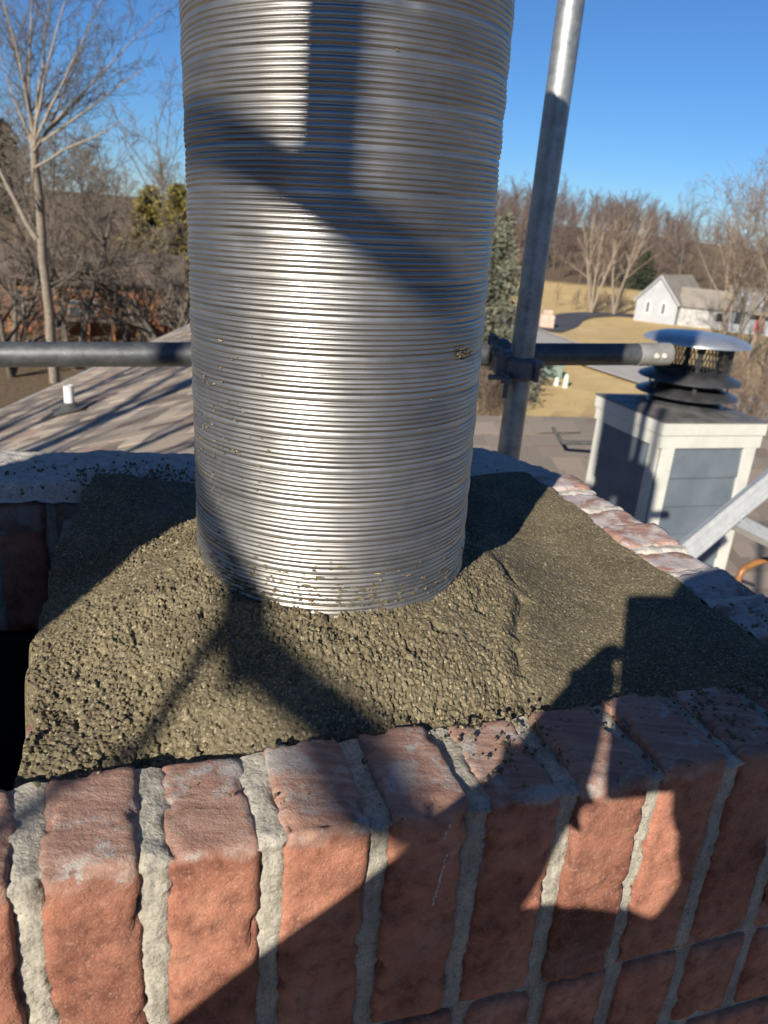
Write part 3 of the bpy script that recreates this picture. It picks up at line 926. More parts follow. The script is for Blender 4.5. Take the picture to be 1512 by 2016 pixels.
# left wing: eave runs straight away from the camera, roof rises to the right
sl_ = .33
upL = Vector((1, 0, sl_)).normalized()
shingle_roof('shingled_roof', Vector((-4.74, 4.2, -2.5)), (0, 1, 0), upL, 72, 24, .165, .22, 'sunlit tan shingle roof slope behind the left side of the chimney', 300)
MB().box((-4.9, 4.2, -2.72), (.15, 0, 0), (0, 15.8, 0), (0, 0, .16)).build('gutter', M['pvc'], bpy.data.objects['shingled_roof'])
MB().box((-4.55, 4.4, -9), (3.8, 0, 0), (0, 15.4, 0), (0, 0, 6.3)).build('wall', M['house_stone'], bpy.data.objects['shingled_roof'])
# right wing: ridge beyond, slope falling towards the chimney
ridge0 = at(905, 836, 6.25); rdir = Vector((math.cos(R_(15.5)), math.sin(R_(15.5)), 0))
dn = Vector((math.sin(R_(15.5)), -math.cos(R_(15.5)), 0))
upR = (-dn + Vector((0, 0, .36))).normalized()
oR = ridge0 - upR * (26 * .15) - rdir * 1.2
shr = shingle_roof('lower_roof', oR, rdir, upR, 24, 26, .15, .30, 'brown shingle roof with a ridge below the right side of the chimney', 300, 'shingle_dark')
# ridge caps, one lifted so that a dark gap shows
for k in range(20):
    c0 = ridge0 - rdir * 1.2 + rdir * (.36 * k) + Vector((0, 0, .012))
    lift = .03 if k in (5,) else random.uniform(0, .008)
    vs = []
    for t in (0, .42):
        for s, w in ((-1, .15), (0, 0), (1, .15)):
            vs.append(c0 + rdir * t + (-dn) * (s * w) + Vector((0, 0, -w * .36 + lift + (.012 if t else 0))))
    vs += [v - Vector((0, 0, .008)) for v in vs]
    newobj('ridge_cap', vs, [(0, 1, 4, 3), (1, 2, 5, 4), (6, 9, 10, 7), (7, 10, 11, 8), (0, 6, 7, 1), (1, 7, 8, 2), (3, 4, 10, 9), (4, 5, 11, 10), (0, 3, 9, 6), (2, 8, 11, 5)], M['shingle_dark'], shr)
gap = MB(); g0 = at(1088, 842, 6.1); g1 = at(1106, 871, 6.0); g2 = at(1190, 872, 6.05)
gap.tube([g0, g1], [.012, .017], 8).tube([g1, g2], .017, 8)
gap.build('gap_shade', M['boot'], shr)  # dark tubes stand in for the shade in the gap under the lifted cap
back = MB(); o2 = ridge0 - rdir * 1.2
back.add([o2, o2 + rdir * 7.2, o2 + rdir * 7.2 - dn * 4 - Vector((0, 0, 1.5)), o2 - dn * 4 - Vector((0, 0, 1.5))], [(0, 1, 2, 3)])
bo = back.build('rear_slope', M['shingle_dark'], shr); sm = bo.modifiers.new('thickness', 'SOLIDIFY'); sm.thickness = .05
MB().box(oR - upR * .0 - Vector((0, 0, 7.2)) - dn * .3, rdir * 7.0, -dn * 6.5, (0, 0, 6.2)).build('wall', M['house_stone'], shr)

# vent pipe on the left roof
vb = at(140, 842, 7.95)
vz = -2.5 + (vb.x + 4.74) * sl_
vb.z = vz
vent = thing('vent_pipe', vb, 'short white plastic vent pipe in a dark boot on the tan roof', 'vent pipe')
autosmooth(hollow_tube(vb, vb + Vector((0, 0, .27)), .047, 24, .006).build('pipe', M['pvc'], vent))
MB().lathe(vb, [(.17, -.04), (.165, .015), (.10, .05), (.062, .10), (.05, .105)], 28).build('boot', M['boot'], vent, smooth=True)
fl = MB().box(vb + Vector((-.2, -.22, -.035)), Vector((.4, 0, .4 * sl_)), (0, .44, 0), (0, 0, .006)).build('flashing', M['boot'], vent)

# ------------------------------------------------------------------ sided chimney chase with its metal cap
cyaw = R_(18.5)
cR = Vector((math.cos(cyaw), math.sin(cyaw), 0)); cL = Vector((-math.sin(cyaw), math.cos(cyaw), 0))
CC = Vector((1.675, 4.66, 0)); CT = -1.0; CW = .71; CBZ = -2.55
chase = thing('chimney_chase', CC + (cR + cL) * CW / 2 + Vector((0, 0, CBZ)), 'square chimney chase with grey lap siding and white corner boards', 'chimney')
def cpt(r, l, z): return CC + cR * r + cL * l + Vector((0, 0, z))
MB().box(cpt(.02, .02, CBZ), cR * (CW - .04), cL * (CW - .04), (0, 0, CT - CBZ - .012)).build('core', M['siding'], chase)
for f in range(4):                                        # four sides
    if f == 0: o_, d_, n_ = cpt(0, 0, 0), cR, -cL
    elif f == 1: o_, d_, n_ = cpt(0, CW, 0), -cL, -cR
    elif f == 2: o_, d_, n_ = cpt(CW, 0, 0), cL, cR
    else: o_, d_, n_ = cpt(CW, CW, 0), -cR, cL
    z = CT - .165; 
    while z > CBZ:                                        # lap boards, each leaning out at its foot
        z2 = z - .198
        a = o_ + d_ * .086; b = o_ + d_ * (CW - .086)
        vs = [a + n_ * .002 + Vector((0, 0, z)), b + n_ * .002 + Vector((0, 0, z)), b + n_ * .019 + Vector((0, 0, z2)), a + n_ * .019 + Vector((0, 0, z2)),
              a - n_ * .015 + Vector((0, 0, z)), b - n_ * .015 + Vector((0, 0, z)), b - n_ * .015 + Vector((0, 0, z2)), a - n_ * .015 + Vector((0, 0, z2))]
        newobj('siding_board', vs, [(0, 3, 2, 1), (4, 5, 6, 7), (0, 1, 5, 4), (1, 2, 6, 5), (2, 3, 7, 6), (3, 0, 4, 7)], M['siding'], chase)
        z = z2 + .006
    for s in (0, 1):                                      # corner boards
        w = .09 if f in (0, 3) else .0875
        e0 = 0 if f in (0, 3) else .0
        st = o_ + d_ * (0.0 if s == 0 else CW - w)
        o = MB().box(st + n_ * (.002 if f in (0, 3) else .0) + Vector((0, 0, CBZ)), d_ * w, n_ * .022, (0, 0, CT - CBZ - .16)).build('corner_board', M['white_paint'], chase); bevel(o, .003, 2)
    for z0_, z1_, th_ in ((CT - .165, CT - .083, .026), (CT - .081, CT - .004, .036)):
        e = .02 if f in (0, 3) else 0
        o = MB().box(o_ - d_ * (th_ if f in (0, 3) else 0) + n_ * .0 + Vector((0, 0, z0_)), d_ * (CW + (2 * th_ if f in (0, 3) else 0)), n_ * th_, (0, 0, z1_ - z0_)).build('fascia_board', M['white_paint'], chase); bevel(o, .003, 2)
mid = cpt(CW / 2, CW / 2, 0)
ov = .042
tv = [cpt(-ov, -ov, CT), cpt(CW + ov, -ov, CT), cpt(CW + ov, CW + ov, CT), cpt(-ov, CW + ov, CT)]
tv += [v + Vector((0, 0, .008)) for v in tv] 
tv += [mid + (cR * sx + cL * sy) * .16 + Vector((0, 0, CT + .045)) for sx, sy in ((-1, -1), (1, -1), (1, 1), (-1, 1))]
newobj('metal_top', tv, [(3, 2, 1, 0), (0, 1, 5, 4), (1, 2, 6, 5), (2, 3, 7, 6), (3, 0, 4, 7), (4, 5, 9, 8), (5, 6, 10, 9), (6, 7, 11, 10), (7, 4, 8, 11), (8, 9, 10, 11)], M['chase_top'], chase)
cz = Vector((mid.x, mid.y, CT + .03)) + cR * .03
def lz(name, prof, mat, n=48, parent=None):
    return autosmooth(MB().lathe(cz, prof, n).build(name, mat, parent or cap), 50)
cap = lz('chimney_cap', [(.25, -.01), (.235, .03), (.17, .06), (.17, .20)], M['black_metal'], parent=chase)
cap['label'] = 'round metal cap with a pale lid and mesh screen'
lz('storm_collar', [(.165, .135), (.20, .13), (.318, .085), (.325, .075), (.318, .073), (.20, .11), (.165, .115)], M['black_metal'])
lz('middle_collar', [(.19, .235), (.23, .225), (.318, .185), (.325, .172), (.316, .17), (.23, .20), (.17, .205), (.17, .235)], M['black_metal'])
lz('lid', [(0.0005, .475), (.10, .474), (.22, .462), (.30, .44), (.332, .418), (.334, .408), (.328, .406), (.30, .425), (.2, .445), (.0005, .452)], M['lid_metal'])
for k in range(6):
    t = k * math.pi / 3 + .35
    d = Vector((math.cos(t), math.sin(t), 0)); sd = Vector((-d.y, d.x, 0))
    MB().box(cz + d * .215 - sd * .017 + Vector((0, 0, .225)), sd * .034, d * .004, (0, 0, .215)).build('strap', M['black_metal'], cap)
    MB().box(cz + d * .255 - sd * .012 + Vector((0, 0, .10)), sd * .024, d * .004, (0, 0, .10)).build('strap', M['black_metal'], cap)
mesh = MB(); NN = 64
for k in range(NN):
    for s in (-1, 1):
        pts = []
        for q in range(5):
            t = 2 * math.pi * (k / NN + s * q * .0105); pts.append(cz + Vector((.235 * math.cos(t), .235 * math.sin(t), .215 + .225 * q / 4)))
        mesh.tube(pts, .0032, 3, cap=False)
tag(mesh.build('mesh_screen', M['black_metal'], cap), kind='stuff')

# ------------------------------------------------------------------ aluminium standoff and hose, right of the chimney
la, lb_, lj, lk = at(1330, 1108, 2.15), at(1560, 915, 2.7), at(1452, 1020, 2.43), at(1570, 1082, 2.75)
lad = thing('ladder_standoff', la - Vector((0, 0, .3)), 'dull aluminium ladder standoff arm leaning beside the chimney', 'ladder')
def channel(p, q, w, h, name, parent, facing):
    d = (q - p).normalized(); f = (facing - d * facing.dot(d)).normalized(); s = d.cross(f)
    mb = MB()
    mb.box(p - s * w / 2, q - p, s * w, f * -.004)
    for k in (-1, 1): mb.box(p + s * (k * w / 2) - f * h, q - p, s * (-.005 * k), f * h)
    for k in (-.22, .18): mb.box(p + s * (k * w) + f * .0, q - p, s * .004, f * .003)
    return bevel(mb.build(name, M['alu'], parent), .001, 1)
channel(la, lb_, .062, .03, 'rail', lad, -FWD)
channel(lj + FWD * .01 - (lk - lj).normalized() * .03, lk, .05, .028, 'cross_arm', lad, (-FWD + Vector((0, 0, .5))).normalized())
MB().tube([lj - FWD * .004, lj - FWD * .012], .012, 12).build('bolt', M['alu'], lad)
h0 = at(1455, 1136, 3.0)
hp = [h0 + Vector((0, 0, -.25)), h0, at(1480, 1112, 3.05), at(1512, 1102, 3.1), at(1560, 1104, 3.2), at(1620, 1130, 3.3)]
P = []
for i in range(len(hp) - 1):
    for k in range(6):
        t = k / 6; p0, p1, p2, p3 = hp[max(i - 1, 0)], hp[i], hp[i + 1], hp[min(i + 2, len(hp) - 1)]
        P.append(.5 * ((2 * p1) + (p2 - p0) * t + (2 * p0 - 5 * p1 + 4 * p2 - p3) * t * t + (3 * p1 - p0 - 3 * p2 + p3) * t ** 3))
tag(MB().tube(P, .0125, 12).build('hose', M['hose'], smooth=True), 'orange brown hose looping up beyond the right chimney wall', 'hose')

# ------------------------------------------------------------------ bare trees
def branch(segs, rng, p, d, L, r, lv, cfg):
    c = cfg[lv]; n = c['n']; pts = []
    q0 = p
    for i in range(n):
        d = (d + Vector((rng.gauss(0, 1), rng.gauss(0, 1), rng.gauss(0, 1))) * c['w'] + Vector((0, 0, c['up']))).normalized()
        q = q0 + d * (L / n)
        ra = r * (1 - c['tp'] * i / n); rb = r * (1 - c['tp'] * (i + 1) / n)
        segs.append((q0, q, ra, rb, lv)); pts.append((q0, q, d, ra)); q0 = q
    if lv + 1 < len(cfg):
        for k in range(c['k']):
            f = c['s'] + (1 - c['s']) * (k + rng.random()) / c['k']
            i = min(int(f * n), n - 1); a, b, dd, rr = pts[i]
            pos = a + (b - a) * (f * n - i)
            ax = Vector((rng.gauss(0, 1), rng.gauss(0, 1), rng.gauss(0, 1)))
            ax = (ax - dd * ax.dot(dd)).normalized()
            an = R_(rng.uniform(*c['an']))
            nd = dd * math.cos(an) + ax * math.sin(an)
            branch(segs, rng, pos, nd, L * rng.uniform(*c['lr']) * (1 - .45 * (f - c['s']) / (1.001 - c['s'])), max(rr * c['rr'], cfg[-1]['min']), lv + 1, cfg)
def segs_mesh(segs, sides):
    P0 = np.array([s[0][:] for s in segs]); P1 = np.array([s[1][:] for s in segs])
    r0 = np.array([s[2] for s in segs]); r1 = np.array([s[3] for s in segs])
    D = P1 - P0; D /= np.maximum(np.linalg.norm(D, axis=1, keepdims=True), 1e-9)
    ref = np.where(np.abs(D[:, 2:3]) < .9, [[0, 0, 1.]], [[1., 0, 0]])
    A = np.cross(D, ref); A /= np.linalg.norm(A, axis=1, keepdims=True); B = np.cross(D, A)
    V = []
    for P, r in ((P0, r0), (P1, r1)):
        for k in range(sides):
            t = 2 * math.pi * k / sides
            V.append(P + (A * math.cos(t) + B * math.sin(t)) * r[:, None])
    V = np.stack(V, 1).reshape(-1, 3)
    n = len(segs); base = np.arange(n) * 2 * sides
    F = np.concatenate([np.stack([base + k, base + (k + 1) % sides, base + sides + (k + 1) % sides, base + sides + k], 1) for k in range(sides)])
    return V, F
def bare_tree(name, base, label, segs, mats, group=None, split=2):
    t = thing(name, base, label, 'tree', group)
    tr = [s for s in segs if s[4] < split]; cr = [s for s in segs if s[4] >= split]
    V, F = segs_mesh(tr, 8); newobj('trunk', V, F, mats[0], t, smooth=True)
    if cr:
        V, F = segs_mesh(cr, 3); newobj('crown', V, F, mats[1], t)
    return t
def gpt(x, y): return Vector((x, y, float(gz(x, y)) - .1))
def C_(n, k, s, lr, an, w, up, rr, tp=.7, mn=.012): return dict(n=n, k=k, s=s, lr=lr, an=an, w=w, up=up, rr=rr, tp=tp, min=mn)

# the tall tree on the left: a bole with leaders fanning upward
rng = random.Random(21)
segs = []
b0 = gpt(-17.4, 38.9)
fork = at(66, 262, 37.0)
bole = [b0 + (fork - b0) * (i / 9) + Vector((rng.uniform(-.06, .06), rng.uniform(-.06, .06), 0)) * (0 < i < 9) for i in range(10)]
for i in range(9):
    segs.append((bole[i], bole[i + 1], .26 - .011 * i, .26 - .011 * (i + 1), 0))
cfgL = [C_(9, 14, .10, (.28, .50), (22, 52), .06, .02, .42, .88), C_(6, 8, .15, (.3, .5), (25, 55), .09, .02, .5, .8), C_(4, 4, .15, (.35, .6), (25, 55), .12, .01, .6, .6), C_(3, 0, 0, (0, 0), (0, 0), .14, .01, 1, .5, .008)]
for tx, ty, r in [(-10, -120, .12), (95, -90, .125), (190, -40, .105), (40, -60, .12), (140, -130, .11), (-70, 40, .09), (250, 60, .08), (300, -40, .09), (-40, -200, .09), (215, 130, .065)]:
    tip = at(tx, ty, 37 + rng.uniform(-3, 3)); d = tip - fork
    d0 = (d.normalized() + Vector((0, 0, .08))).normalized()
    branch(segs, rng, fork - Vector((0, 0, rng.uniform(0, .8))), d0, d.length * 1.02, r * .72, 0, cfgL)
cfgS = [C_(6, 9, .3, (.3, .5), (25, 60), .09, .03, .5, .8), C_(5, 6, .2, (.3, .5), (25, 60), .12, .02, .55, .7), C_(3, 0, 0, (0, 0), (0, 0), .16, .02, 1, .5, .011)]
l0 = at(72, 470, 37.2)
branch(segs, rng, l0, (at(0, 345, 37) - l0).normalized(), 4.6, .13, 0, cfgS)
l0 = at(68, 330, 37.2)
branch(segs, rng, l0, (at(150, 290, 36) - l0).normalized(), 4.4, .07, 0, cfgS)
branch(segs, rng, at(68, 290, 37.2), (at(260, 240, 36) - l0).normalized(), 5.4, .07, 0, cfgS)
bare_tree('bare_tree', b0, 'tall bare tree with pale trunk on the left, leaders fanning up', segs, (M['bark_pale'], M['bark_grey']), split=1)

def generic(rng, H, r, spread, dens, cfg=None, stems=1, lean=.25, mn=.02):
    segs = []
    cfg = cfg or [C_(6, 9 + dens, .25, (.42, .65), (22, 50), .05, .06, .5, .85), C_(5, 6 + dens // 2, .2, (.35, .55), (25, 55), .1, .04, .5, .7), C_(3, 4, .2, (.4, .6), (25, 60), .14, .02, .6, .5), C_(2, 0, 0, (0, 0), (0, 0), .16, .02, 1, .4, mn)]
    for s in range(stems):
        an = 2 * math.pi * (s + rng.random()) / stems
        d = Vector((math.cos(an) * lean * rng.uniform(.4, 1), math.sin(an) * lean * rng.uniform(.4, 1), 1)).normalized() if stems > 1 else Vector((rng.gauss(0, .03), rng.gauss(0, .03), 1)).normalized()
        branch(segs, rng, Vector((0, 0, 0)), d, H * rng.uniform(.85, 1.05), r, 0, cfg)
    return segs
def shift(segs, v, k=1, rot=0):
    c, s = math.cos(rot), math.sin(rot)
    f = lambda p: Vector((p.x * c - p.y * s, p.x * s + p.y * c, p.z)) * k + v
    return [(f(a), f(b), ra * k, rb * k, lv) for a, b, ra, rb, lv in segs]

# two many-stemmed trees on the far lawn
cfgM = [C_(8, 9, .35, (.25, .45), (14, 38), .045, .05, .5, .72), C_(5, 9, .2, (.35, .55), (18, 45), .09, .05, .5, .7), C_(3, 0, 0, (0, 0), (0, 0), .14, .03, 1, .5, .025)]
for i, (x, y, lab) in enumerate([(25.8, 108.5, 'pale many-stemmed bare tree on the lawn, the left of a pair'), (28.9, 108.5, 'pale many-stemmed bare tree on the lawn, the one nearer the white house')]):
    rng = random.Random(50 + i); b = gpt(x, y)
    bare_tree('bare_tree', b, lab, shift(generic(rng, 13.0, .19, 0, 0, cfgM, 5, .36), b), (M['bark_tan'], M['twig_brown']), 'pair of many-stemmed trees on the lawn')
# trees in front of the white house, right edge
for i, (px, py, dist, H, lab) in enumerate([(1424, 662, 80, 15, 'bare tree with pale limbs standing before the white house porch'), (1474, 680, 74, 17, 'tall bare tree right of the white house door'), (1520, 700, 66, 17, 'tall bare tree at the right edge of the picture'), (1455, 690, 66, 11, 'low bare tree with twiggy crown screening the white house'), (1396, 600, 120, 15, 'bare tree rising behind the roof of the white house'), (1335, 560, 150, 15, 'slender bare tree in front of the wooded hill')]):
    rng = random.Random(70 + i); p = at(px, py, dist); b = gpt(p.x, p.y)
    bare_tree('bare_tree', b, lab, shift(generic(rng, H, .17, 0, 3, None, 2 if i < 3 else 1, .18), b), (M['bark_tan'] if i < 3 else M['bark_grey'], M['twig_brown']), 'bare trees round the white house')
# dead limb lying over the lawn by the house
pa, pb_ = at(1240, 588, 108), at(1314, 530, 112)

# left side: individual trees in front of the brown house
leftspots = [(150, 700, 47, 11, 3, 'dark leaning bare tree with several stems before the orange house'), (258, 665, 50, 9, 3, 'low spreading bare tree beside the tan roof edge'), (330, 660, 48, 8.5, 4, 'grey bushy bare tree next to the steel liner'), (20, 720, 44, 7.5, 3, 'dark many-stemmed shrub at the left edge'), (205, 640, 58, 9.5, 2, 'bare tree in front of the rust coloured house wall'), (335, 470, 74, 15.0, 1, 'thin tall bare tree rising beside the steel liner'), (115, 560, 84, 14, 1, 'grey bare tree behind the tall pale trunk')]
for i, (px, py, dist, H, st, lab) in enumerate(leftspots):
    rng = random.Random(90 + i); p = at(px, py, dist); b = gpt(p.x, p.y)
    cfgB = [C_(7, 10, .18, (.4, .65), (25, 65), .10, .03, .55, .8), C_(5, 6, .15, (.35, .6), (28, 65), .13, .02, .5, .7), C_(3, 5, .15, (.4, .6), (28, 60), .16, .02, .6, .5), C_(2, 0, 0, (0, 0), (0, 0), .18, .0, 1, .4, .016)]
    bare_tree('bare_tree', b, lab, shift(generic(rng, H, .17, 0, 2, cfgB if st > 1 else None, st, .5), b), (M['bark_grey'], M['twig_left']), 'bare trees before the brown house')

# woods: many trees that read as one mass
def woods(name, n, place, protos, mat, label):
    Vs = []; Fs = []; off = 0
    rng = random.Random(name)
    for i in range(n):
        x, y, k = place(rng)
        V, F = protos[rng.randrange(len(protos))]
        a = rng.uniform(0, 6.28); c, s = math.cos(a), math.sin(a)
        k2 = k * rng.uniform(.9, 1.1)
        W = np.stack([(V[:, 0] * c - V[:, 1] * s) * k + x, (V[:, 0] * s + V[:, 1] * c) * k + y, V[:, 2] * k2 + float(gz(x, y))], 1)
        Vs.append(W); Fs.append(F + off); off += len(V)
    o = newobj(name, np.concatenate(Vs), np.concatenate(Fs), mat)
    return tag(o, label, 'woods', kind='stuff')
cfgW = [C_(4, 15, .12, (.36, .56), (22, 50), .05, .06, .45, .85), C_(3, 7, .15, (.4, .6), (25, 60), .1, .04, .5, .6), C_(2, 0, 0, (0, 0), (0, 0), .14, .03, 1, .4, .055)]
protos = []
for i in range(6):
    rng = random.Random(200 + i); protos.append(segs_mesh(generic(rng, rng.uniform(11, 14), .13, 0, 0, cfgW), 3))
def pr(r):
    az = r.uniform(3, 44); d = 148 + 195 * r.random() ** .9
    if az > 27: d = 140 + 120 * r.random()
    return d * math.sin(R_(az)), d * math.cos(R_(az)), r.uniform(.8, 1.08) * (1 - .3 * float(sstep(az, 14, 24)))
woods('far_woods', 350, pr, protos, M['twig_purple'], 'brown leafless woods covering the hill on the right')
cfgW3 = [C_(5, 11, .15, (.4, .65), (25, 60), .07, .05, .5, .85), C_(3, 6, .15, (.4, .6), (25, 65), .12, .03, .5, .6), C_(2, 3, .2, (.4, .6), (25, 60), .14, .03, .6, .4), C_(2, 0, 0, (0, 0), (0, 0), .14, .03, 1, .4, .034)]
protos3 = []
for i in range(5):
    rng = random.Random(260 + i); protos3.append(segs_mesh(generic(rng, rng.uniform(10, 13), .15, 0, 0, cfgW3), 3))
def pl(r):
    az = r.uniform(-46, -2); d = 78 + 75 * r.random()
    if az < -27 and 84 < d < 104: d = 110
    return d * math.sin(R_(az)), d * math.cos(R_(az)), (r.uniform(.75, 1.05) if az < -19 else r.uniform(.45, .75))
woods('left_woods', 88, pl, protos3, M['twig_left'], 'tangled grey brown leafless woods behind the left house')
def pb2(r):
    az = r.uniform(-34, -9); d = r.uniform(50, 70)
    return d * math.sin(R_(az)), d * math.cos(R_(az)), r.uniform(.18, .42)
woods('brush', 105, pb2, protos, M['twig_left'], 'low bare brush round the orange brown house')
def pb3(r):
    px = r.choice((r.uniform(925, 1010), r.uniform(1440, 1560))); 
    if r.random() < .25: return 27.5 + r.gauss(0, 2.2), 112 + r.gauss(0, 1.5), r.uniform(.14, .24)
    if px < 1100: p = at(px, r.uniform(760, 830), r.uniform(34, 42))
    else: p = at(px, 700, r.uniform(40, 62))
    return p.x, p.y, r.uniform(.16, .30)
woods('lawn_brush', 70, pb3, protos, M['twig_brown'], 'low brown brush on the lawn near the spruce and at right')
cfgN = None
def pn(r):
    az = r.uniform(95, 265); d = r.uniform(55, 110)
    return d * math.sin(R_(az)), d * math.cos(R_(az)), r.uniform(.8, 1.1)
woods('rear_woods', 80, pn, protos, M['twig_left'], 'leafless woods behind the photographer')
# a tree to the left, out of view, whose shadow streaks the roof
rng = random.Random(301); b = gpt(-8.3, -5.5)
bare_tree('bare_tree', b, 'bare yard tree left of the house, its shadow streaks the roof', shift(generic(rng, 19, .34, 0, 2), b), (M['bark_grey'], M['twig_left']))

# ------------------------------------------------------------------ evergreens
def conifer(name, base, H, Rw, mat, label, seed, n=60, shape=1.0, leaf=.22):
    rng = random.Random(seed); t = thing(name, base, label, 'tree')
    MB().tube([base, base + Vector((0, 0, H * .95))], [.16, .03], 8).build('trunk', M['bark_grey'], t)
    V = []; F = []
    def needle(c, d, s):
        ax = Vector((rng.gauss(0, 1), rng.gauss(0, 1), rng.gauss(0, .6))).normalized()
        w = d.cross(ax).normalized() * s * .32
        n = len(V); V.extend([c - w, c + w, c + d * s + w * .3, c + d * s - w * .3]); F.append((n, n + 1, n + 2, n + 3))
    for i in range(n):
        f = (i + rng.random()) / n; z = H * (.04 + .95 * f)
        rad = Rw * ((1 - f) ** shape) * rng.uniform(.7, 1.12) + .12
        an = rng.uniform(0, 6.28) ; 
        for b in range(4):
            a2 = an + b * 1.57 + rng.uniform(-.4, .4); dr = Vector((math.cos(a2), math.sin(a2), rng.uniform(-.35, .1))).normalized()
            L = rad * rng.uniform(.7, 1.1)
            m = max(4, int(L * 15))
            for k in range(m):
                g = (k + rng.random()) / m
                c = base + Vector((0, 0, z)) + dr * L * g + Vector((rng.gauss(0, .10), rng.gauss(0, .10), rng.gauss(0, .12) - .15 * g * g * L))
                dd = (dr + Vector((rng.gauss(0, .5), rng.gauss(0, .5), rng.gauss(0, .5)))).normalized()
                needle(c, dd, leaf * rng.uniform(.7, 1.3))
    newobj('crown', V, F, mat, t)
    return t
p = at(962, 700, 44); conifer('spruce_tree', gpt(p.x, p.y), 10.2, 3.3, M['needle'], 'grey green spruce standing between the liner and the scaffold upright', 1, 95, .8)
p = at(300, 500, 82); conifer('evergreen_tree', gpt(p.x, p.y), 8.0, 3.4, M['needle_yellow'], 'yellowish evergreen in the woods left of the liner', 2, 70, .45, .34)
p = at(352, 500, 80); conifer('evergreen_tree', gpt(p.x, p.y), 8.6, 2.8, M['needle_yellow'], 'yellowish evergreen half hidden by the liner', 3, 60, .5, .34)
p = at(20, 470, 120); conifer('evergreen_tree', gpt(p.x, p.y), 11.5, 4.0, M['needle_dark'], 'dark evergreen at the far left behind the grass strip', 4, 60, .5, .45)
p = at(1265, 560, 160); conifer('evergreen_tree', gpt(p.x, p.y), 7.0, 3.2, M['needle_dark'], 'dark evergreen behind the gable of the white house', 5, 50, .6, .5)

# ------------------------------------------------------------------ white house on the right
def quad_wall(mb, p, q, z0, z1, th=.25):
    d = (q - p).normalized(); n = Vector((-d.y, d.x, 0)) * th
    mb.box(Vector((p.x, p.y, z0)), q - p, n, (0, 0, z1 - z0))
hb = -9.0
G0 = Vector((30.0, 102.8, 0)); G1 = Vector((34.2, 99.6, 0))
gd = (G1 - G0).normalized(); gw = (G1 - G0).length; kd = Vector((-gd.y, gd.x, 0))
if kd.x < 0: kd = -kd
wh = thing('white_house', (G0 + G1) / 2 + Vector((0, 0, hb)), 'white house with a steep gable, arched windows and brown roof on the lawn', 'house')
EZ, AZ, LEN = -6.55, -3.55, 11.0
pk = (G0 + G1) / 2
w = []
for s in (0, LEN):
    w += [G0 + kd * s + Vector((0, 0, hb - .5)), G1 + kd * s + Vector((0, 0, hb - .5)), G1 + kd * s + Vector((0, 0, EZ)), pk + kd * s + Vector((0, 0, AZ)), G0 + kd * s + Vector((0, 0, EZ))]
newobj('wall', w, [(0, 1, 2, 3, 4), (9, 8, 7, 6, 5), (1, 6, 7, 2), (4, 9, 5, 0)], M['house_white'], wh)
rf = MB()
for s, e in ((G0, -1), (G1, 1)):
    a = pk + Vector((0, 0, AZ + .12)) - kd * .3; bq = s + gd * (e * .3) + Vector((0, 0, EZ - .12)) - kd * .3
    rf.add([a, bq, bq + kd * (LEN + .6), a + kd * (LEN + .6), a + Vector((0, 0, .15)), bq + Vector((0, 0, .15)), bq + kd * (LEN + .6) + Vector((0, 0, .15)), a + kd * (LEN + .6) + Vector((0, 0, .15))],
           [(0, 1, 2, 3), (7, 6, 5, 4), (0, 4, 5, 1), (1, 5, 6, 2), (2, 6, 7, 3), (3, 7, 4, 0)])
rfo = rf.build('roof', M['house_roof'], wh)
for e in (0, 1):
    a = pk + Vector((0, 0, AZ + .05)) - kd * .34; bq = (G0 if e == 0 else G1) + gd * (.3 if e else -.3) + Vector((0, 0, EZ - .2)) - kd * .34
    MB().tube([a, bq], .13, 4).build('rake_board', M['house_white'], rfo)
for f in (.30, .68):                                     # arched windows in the gable
    c = G0 + gd * gw * f - kd * .06
    vs = []; n = 12
    def arch(wd, hh, off):
        pts = [(-wd, 0), (wd, 0)] + [(wd * math.cos(t), hh + wd * math.sin(t)) for t in np.linspace(0, math.pi, 9)]
        return [c + gd * x + Vector((0, 0, hb + .9 + z)) - kd * off for x, z in pts]
    fr = newobj('window', arch(.42, 1.25, .0), [tuple(range(11))], M['pvc'], wh)
    sm = fr.modifiers.new('thickness', 'SOLIDIFY'); sm.thickness = .06
    pn_ = newobj('pane', [v + Vector((0, 0, .14)) for v in arch(.22, 1.1, .08)], [tuple(range(11))], M['glass_dark'], fr)
    MB().box(c - kd * .13 - gd * .025 + Vector((0, 0, hb + 1.04)), gd * .05, kd * .03, (0, 0, 1.3)).build('mullion', M['pvc'], fr)
# stone-faced side wing and porch wing to the right
Q0 = G1 + kd * .4; vd = Vector((.94, -.34, 0)).normalized(); vn = Vector((-vd.y, vd.x, 0))
def wing(o, L, Dp, z1, zr, mat, nm='wing'):
    w0 = o; w1 = o + vd * L
    m = MB().box(Vector((w0.x, w0.y, hb - .5)), vd * L, vn * Dp, (0, 0, z1 - hb + .5))
    wo = m.build(nm, mat, wh)
    r = MB()
    r.add([w0 - vd * .3 - vn * .4 + Vector((0, 0, z1 - .05)), w1 + vd * .3 - vn * .4 + Vector((0, 0, z1 - .05)), w1 + vd * .3 + vn * Dp / 2 + Vector((0, 0, zr)), w0 - vd * .3 + vn * Dp / 2 + Vector((0, 0, zr)),
           w1 + vd * .3 + vn * (Dp + .4) + Vector((0, 0, z1 - .05)), w0 - vd * .3 + vn * (Dp + .4) + Vector((0, 0, z1 - .05))],
          [(0, 1, 2, 3), (3, 2, 4, 5), (0, 3, 5), (1, 4, 2), (0, 5, 4, 1)])
    r.build('roof', M['house_roof'], wo)
    return wo
wing(Q0 + vd * .2, 6.2, 6, -6.75, -4.6, M['house_stone'], 'side_wing')
W2 = Q0 + vd * 5.6 - vn * 1.0
